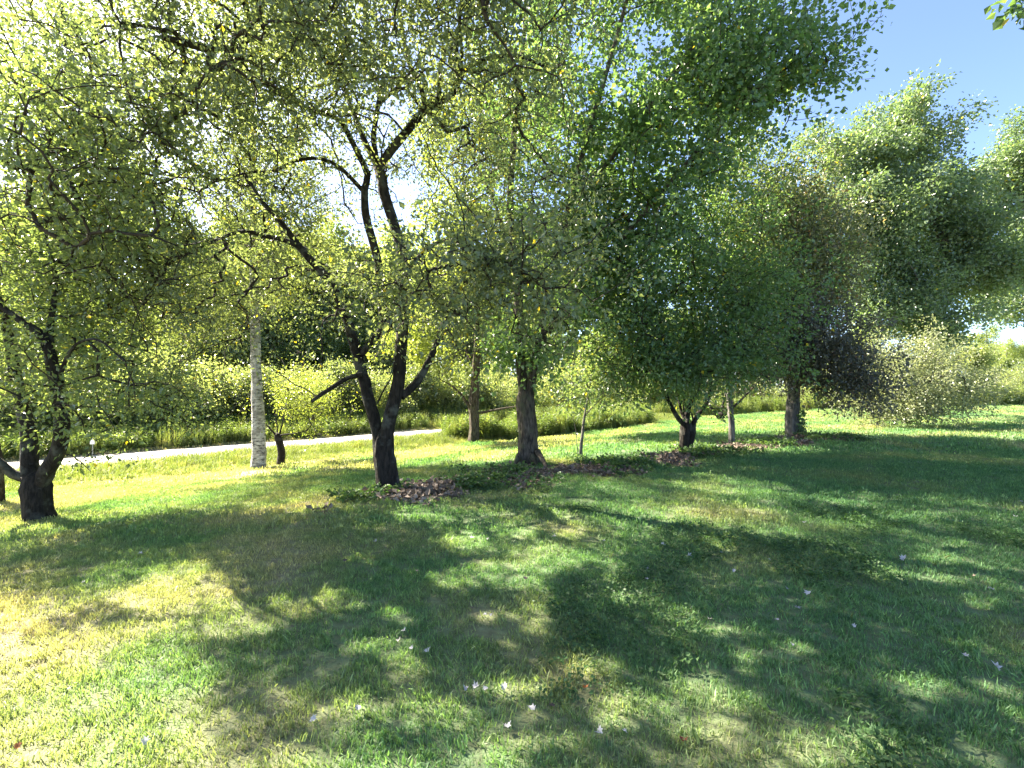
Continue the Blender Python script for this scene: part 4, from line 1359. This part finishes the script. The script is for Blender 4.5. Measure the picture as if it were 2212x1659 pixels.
# weeds behind the backlit maple (nearer side of the road bend)
xs, ys = [], []
for k in range(2300):
    px = rs.uniform(965, 1400)
    s0 = rs.uniform(14.8, 18.2)
    Z = s0 / (NX * (px - CX) / F + NY)
    xs.append((px - CX) / F * Z)
    ys.append(Z)
x, y = np.array(xs), np.array(ys)
k = (y > ZE + .8)
x, y = x[k], y[k]
instancer("tall_weeds", "tall green weeds between the backlit maple and the central trunk", weeds_p, on_ground(x, y), rs.uniform(.35, 1.25, len(x)) * (.85 + .2 * np.sin(1.3 * x + .8 * y) + .12 * np.sin(3.1 * x)), 12, .16)
# far field edge
n = 4200
px = rs.uniform(1250, 2300, n)
Z = rs.uniform(34, 52, n)
x, y = (px - CX) / F * Z, Z
instancer("field_weeds", "pale tall growth along the far edge of the lawn", weeds_p, on_ground(x, y), rs.uniform(.8, 1.5, n), 14, .1)

# clover and broad-leaved patches in the foreground lawn
cl_t = [leafy(26, .11, .015, .055, (.022, .02), 340 + k, M["clover"], "clover", True) for k in range(4)]
x, y = wedge(1.2, 6.0, 60, 15, .8)
cn = np.sin(1.7 * x + .6) * np.cos(1.9 * y + .4 * x) + .5 * np.sin(3.7 * x - 2.3 * y) + .35 * (x > .2)
k = (cn > .62) & (x > -.8)
x, y = x[k], y[k]
instancer("clover", "patches of clover in the shaded foreground lawn", cl_t, on_ground(x, y), rs.uniform(.8, 1.4, len(x)), 16, .1)

# leaf litter and ground cover on the bed
md_, td_, od_ = nmat("dead_leaf")
atd = td_.nodes.new("ShaderNodeAttribute")
atd.attribute_name = "lv"
cd = ramp(td_, [(0, (.05, .036, .026)), (.4, (.14, .105, .078)), (.75, (.27, .22, .175)), (1, (.40, .35, .30))], atd.outputs["Fac"])
leaf_shader(td_, od_, cd, cd, .15, .7, .3)
lit_t = [leafy(16, .24, .005, .035, (.085, .06), 360 + k, md_, "litter") for k in range(5)]


def bed_points(n, seed, spread=1.0):
    rg_ = np.random.default_rng(seed)
    out = []
    L_ = np.array([np.linalg.norm(BED[i + 1] - BED[i]) for i in range(len(BED) - 1)])
    idx = rg_.choice(len(L_), n, p=L_ / L_.sum())
    t = rg_.random(n)
    B_ = np.array(BED)
    W_ = np.array(BEDW)
    p = B_[idx] * (1 - t[:, None]) + B_[idx + 1] * t[:, None]
    ww = W_[idx] * (1 - t) + W_[idx + 1] * t
    p = p + rg_.normal(size=(n, 2)) * (ww * .55 * spread)[:, None]
    return p[:, 0], p[:, 1]


x, y = bed_points(1700, 21, 1.5)
k = (bed_mask(x, y) > rs.uniform(.05, .6, len(x)))
x, y = x[k], y[k]
instancer("leaf_litter", "brown dead leaves strewn under the row of trees", lit_t, on_ground(x, y), rs.uniform(.7, 1.2, len(x)), 22, .1)
x, y = bed_points(800, 23, 1.7)
cov_t = [leafy(40, .16, .02, .12, (.06, .045), 380 + k, M["cover"], "cover") for k in range(4)]
k = np.sin(2.1 * x + y) + .6 * np.sin(4.3 * y - 1.3 * x) > .0
x, y = x[k], y[k]
instancer("ground_cover", "low dark green ground cover among the dead leaves", cov_t, on_ground(x, y), rs.uniform(.6, 1.3, len(x)), 24, .1)

# ------------------------------------------------------------------ marker post on the verge
def box(v, f, c, s):
    k = len(v)
    for dx in (-1, 1):
        for dy in (-1, 1):
            for dz in (-1, 1):
                v.append((c[0] + dx * s[0] / 2, c[1] + dy * s[1] / 2, c[2] + dz * s[2] / 2))
    for q in ((0, 1, 3, 2), (4, 6, 7, 5), (0, 4, 5, 1), (2, 3, 7, 6), (0, 2, 6, 4), (1, 5, 7, 3)):
        f.append([k + i for i in q])


def plain(name, c, rough=.6, metal=0.0):
    m, t, out = nmat(name)
    pb = t.nodes.new("ShaderNodeBsdfPrincipled")
    n_ = noise(t, 25, 4)
    t.links.new(ramp(t, [(.3, tuple(q * .75 for q in c)), (.7, c)], n_), pb.inputs["Base Color"])
    pb.inputs["Roughness"].default_value = rough
    pb.inputs["Metallic"].default_value = metal
    t.links.new(pb.outputs[0], out.inputs[0])
    return m


g = gp(200, 998)
mp_ = bpy.data.objects.new("marker_post", None)
COL.objects.link(mp_)
mp_.location = g
tag(mp_, "slim marker post with small pale plate on the road verge at left", "post")
ph_ = (998 - 945) / F * g[1]
v, f = [], []
box(v, f, (0, 0, ph_ * .45), (.035, .012, ph_ * .9 + .1))
box(v, f, (0, .012, ph_ * .45), (.008, .016, ph_ * .9 + .1))
link("post", new_mesh("post", v, f, 4, plain("post_steel", (.16, .18, .16), .6, .4)), mp_)
v, f = [], []
box(v, f, (0, -.013, ph_ * .84), (.16, .006, .2))
link("plate", new_mesh("plate", v, f, 4, plain("post_plate", (.62, .62, .60), .5)), mp_)

# ------------------------------------------------------------------ fallen leaves on the lawn
def fallen_mat(name, c):
    m, t, out = nmat(name)
    tc_ = t.nodes.new("ShaderNodeTexCoord").outputs["Object"]
    n_ = noise(t, 30, 4, tc_)
    cc = ramp(t, [(.3, tuple(q * .7 for q in c)), (.7, c)], n_)
    leaf_shader(t, out, cc, cc, .2, .6, .3)
    return m


FM = {"pale": fallen_mat("pale_dry_leaf", (.60, .57, .55)), "dark": fallen_mat("dark_dry_leaf", (.07, .055, .06)),
      "tan": fallen_mat("tan_dry_leaf", (.36, .29, .21)), "orange": fallen_mat("orange_dry_leaf", (.42, .16, .06)),
      "red": fallen_mat("red_dry_leaf", (.14, .025, .02)), "grey": fallen_mat("grey_dry_leaf", (.42, .41, .43)), "green": fallen_mat("fresh_leaf", (.22, .32, .08))}


def fallen_mesh(seed, mat):
    """a curled five-pointed leaf with its stalk"""
    rg_ = np.random.default_rng(seed)
    tips_ = [(0, 1.0), (.62, .72), (.75, .18), (.35, -.25), (0, -.2), (-.35, -.25), (-.75, .18), (-.62, .72)]
    notch = [(.25, .55), (.5, .35), (.35, .0), (.12, -.18), (-.12, -.18), (-.35, .0), (-.5, .35), (-.25, .55)]
    out = []
    for a, b in zip(tips_, notch):
        out += [a, b]
    pts = np.array([(0, .25)] + out) * rg_.uniform(.9, 1.1, (17, 1))
    cu = rg_.uniform(.7, 1.5)
    ang = rg_.uniform(0, 3.1)
    d = pts[:, 0] * math.cos(ang) + (pts[:, 1] - .3) * math.sin(ang)
    zz = cu * d * d * .7 + rg_.normal(0, .04, 17)
    v = np.column_stack([pts[:, 0] * (1 - .25 * cu), pts[:, 1] - .3, zz])
    v = np.vstack([v, [(0.012, -.45, zz[9]), (-.012, -.45, zz[9]), (0.012, -.95, zz[9] + .12), (-.012, -.95, zz[9] + .12)]])
    f = [(0, 1 + k, 1 + (k + 1) % 16) for k in range(16)] + [(17, 18, 19), (18, 20, 19)]
    me = new_mesh("fallen_leaf", v, f, 3, mat, True)
    return me


SMALL = "small pale dry leaf lying curled on the shaded lawn"
GRP = "small pale fallen leaves scattered over the lawn"
LV = [  # x, y in the full photograph, kind, size, label (None: one of the small pale ones)
    (420, 1672, "pale", 1.0, "pale leaf on the shaded lawn below right of the gnarled left trunk"), (249, 1762, "pale", .8, "small pale leaf at far left just above the sunlit dry grass"), (880, 1898, "dark", 1.0, "dark curled leaf beside the sunlit dry patch at lower left"), (433, 2256, "pale", 1.0, "pale leaf by the bottom edge of the sunlit dry grass"),
    (940, 2181, "pale", .9, "pale leaf in the bottom shade just right of the dry grass"), (1074, 2151, "grey", .9, "grey leaf near the bottom, right of the pale leaf beside the dry grass"), (50, 2266, "orange", .8, "orange leaf in the bottom left corner of the lawn"), (1126, 1634, "pale", 1.1, "pale rounded leaf alone in the shade below the forked apple tree"),
    (1417, 1623, "pale", 1.2, "bright torn leaf in a sun fleck below the central maple"), (1463, 1628, "pale", .7, "small pale leaf touching the right side of the bright torn leaf"), (1662, 1621, "grey", 1.2, "grey flat leaf on the shaded lawn below the central maple roots"), (1812, 1633, "pale", .8, "narrow pale leaf between the grey flat leaf and the bright white leaf"),
    (1990, 1645, "pale", .9, "pale leaf just upper left of the bright white leaf"), (2069, 1679, "pale", 1.2, "bright white leaf in the shade below the vase shaped tree"), (1038, 1694, "dark", 1.1, "dark curled leaf in the shade left of the big sun patch"), (1253, 1727, "tan", 1.0, "tan leaf at the left tip of the big sun patch"),
    (1114, 1749, "green", 1.0, "fresh green leaf on the shaded lawn left of the sun patch"), (1575, 1749, "dark", 1.2, "dark striped leaf at the lower rim of the big sun patch"), (1943, 1721, "grey", .8, "greyish leaf directly above a small pale leaf, right of the big sun patch"), (1940, 1751, "pale", .8, "small pale leaf directly below a greyish leaf, right of the big sun patch"),
    (1417, 1839, "dark", .9, "bluish dark leaf in the shade under the big sun patch"), (1455, 1863, "pale", .8, "left one of two small pale leaves lying together under the big sun patch"), (1474, 1860, "pale", .8, "right one of two small pale leaves lying together under the big sun patch"), (1210, 1909, "pale", .9, "topmost leaf of the short slanting row of pale leaves left of centre"), (1196, 1939, "pale", 1.0, "second leaf from the top in the short slanting row of pale leaves"), (1234, 1964, "grey", .8, "grey leaf just left of the bright folded white leaf"),
    (1283, 1971, "pale", 1.1, "bright folded white leaf at the end of a short row of pale leaves"), (1395, 2089, "grey", .9, "leftmost of four leaves in a row near the bottom centre"), (1428, 2078, "grey", 1.1, "second from left of four leaves in a row near the bottom centre"), (1457, 2088, "pale", .8, "third from left of four leaves in a row near the bottom centre"), (1512, 2081, "pale", 1.1, "rightmost of four leaves in a row near the bottom centre"),
    (1594, 2149, "pale", 1.1, "large pale leaf left of the blue black leaf near the bottom"), (1654, 2144, "dark", 1.2, "blue black leaf near the bottom centre of the lawn"), (1757, 2088, "orange", .9, "small orange leaf in the shaded lawn near the bottom centre"),
    (1523, 2201, "grey", 1.0, "flat grey leaf low in the bottom centre of the lawn"), (1798, 2224, "pale", 1.2, "upright white leaf standing in the grass near the bottom centre"), (1874, 2217, "pale", .6, "tiny pale leaf just right of the upright white leaf"),
    (2049, 2242, "red", 1.1, "dark red leaf lying among clover near the bottom"), (2163, 1667, "grey", .7, "small grey leaf just right of the bright white leaf"), (2202, 1724, "pale", .8, "pale leaf below right of the small grey leaf under the vase shaped tree"), (2360, 1780, "grey", .7, "small grey leaf just left of the bright star shaped leaf"), (2422, 1795, "pale", 1.2, "bright star shaped leaf in the shade right of centre"),
    (2393, 1841, "grey", 1.1, "light grey leaf just below the bright star shaped leaf"), (2330, 1878, "grey", .8, "grey leaf below left of the light grey leaf under the star shaped leaf"), (2376, 1950, "pale", .8, "narrow pale leaf, lowest of those under the star shaped leaf"), (2711, 1686, "pale", 1.3, "long pale torn leaf on the shaded lawn at right"),
    (2973, 1781, "pale", 1.1, "crumpled pale leaf in half sun near the right edge"), (2921, 1742, "tan", .8, "tan leaf just upper left of the crumpled pale leaf at right"), (2986, 2017, "pale", 1.4, "large bright white leaf near the right edge of the foreground"), (2894, 1988, "pale", .9, "pale leaf just left of the large bright white leaf at right"),
    (2128, 1874, "pale", .8, "pale leaf in the shade just below right of a tan leaf, right of centre"), (2073, 1839, "tan", .8, "tan leaf in the shade right of centre, just above left of a pale leaf"), (2311, 2149, "dark", 1.2, "purple black leaf in the lower right of the lawn"), (2414, 1577, "grey", 1.1, "grey leaf in the upper right shade, below left of the dark leaf"), (2507, 1528, "dark", 1.3, "dark leaf in the shade below the purple leaved tree"),
    (2327, 2190, "tan", .8, "tan leaf just below the purple black leaf in the lower right"), (2561, 1897, "pale", .8, "lone pale leaf between the star shaped leaf and the large white leaf"), (3063, 1514, "pale", .9, "upper one of two pale leaves at the right edge of the lawn"), (3046, 1558, "pale", 1.0, "lower one of two pale leaves at the right edge of the lawn"), (2308, 1691, "pale", .6, "tiny pale leaf between the small grey leaf and the star shaped leaf")]
fm_cache = {}
for i, (fx, fy, kd, sz, lb) in enumerate(LV):
    g = gp(fx / 1.3888, fy / 1.3888)
    key = (kd, i % 3)
    if key not in fm_cache:
        fm_cache[key] = fallen_mesh(500 + len(fm_cache), FM[kd])
    o = link("fallen_leaf", fm_cache[key])
    k = .033 * sz * (1 if g[1] < 4 else 1.25)
    o.scale = (k, k, k)
    o.location = g + V(0, 0, .034)
    o.rotation_euler = (R.uniform(-.5, .5) + .25, R.uniform(-.45, .45), R.uniform(0, 6.28))
    if lb is None:
        tag(o, SMALL, "leaf", GRP)
    else:
        tag(o, lb, "leaf", "fallen leaves on the lawn")
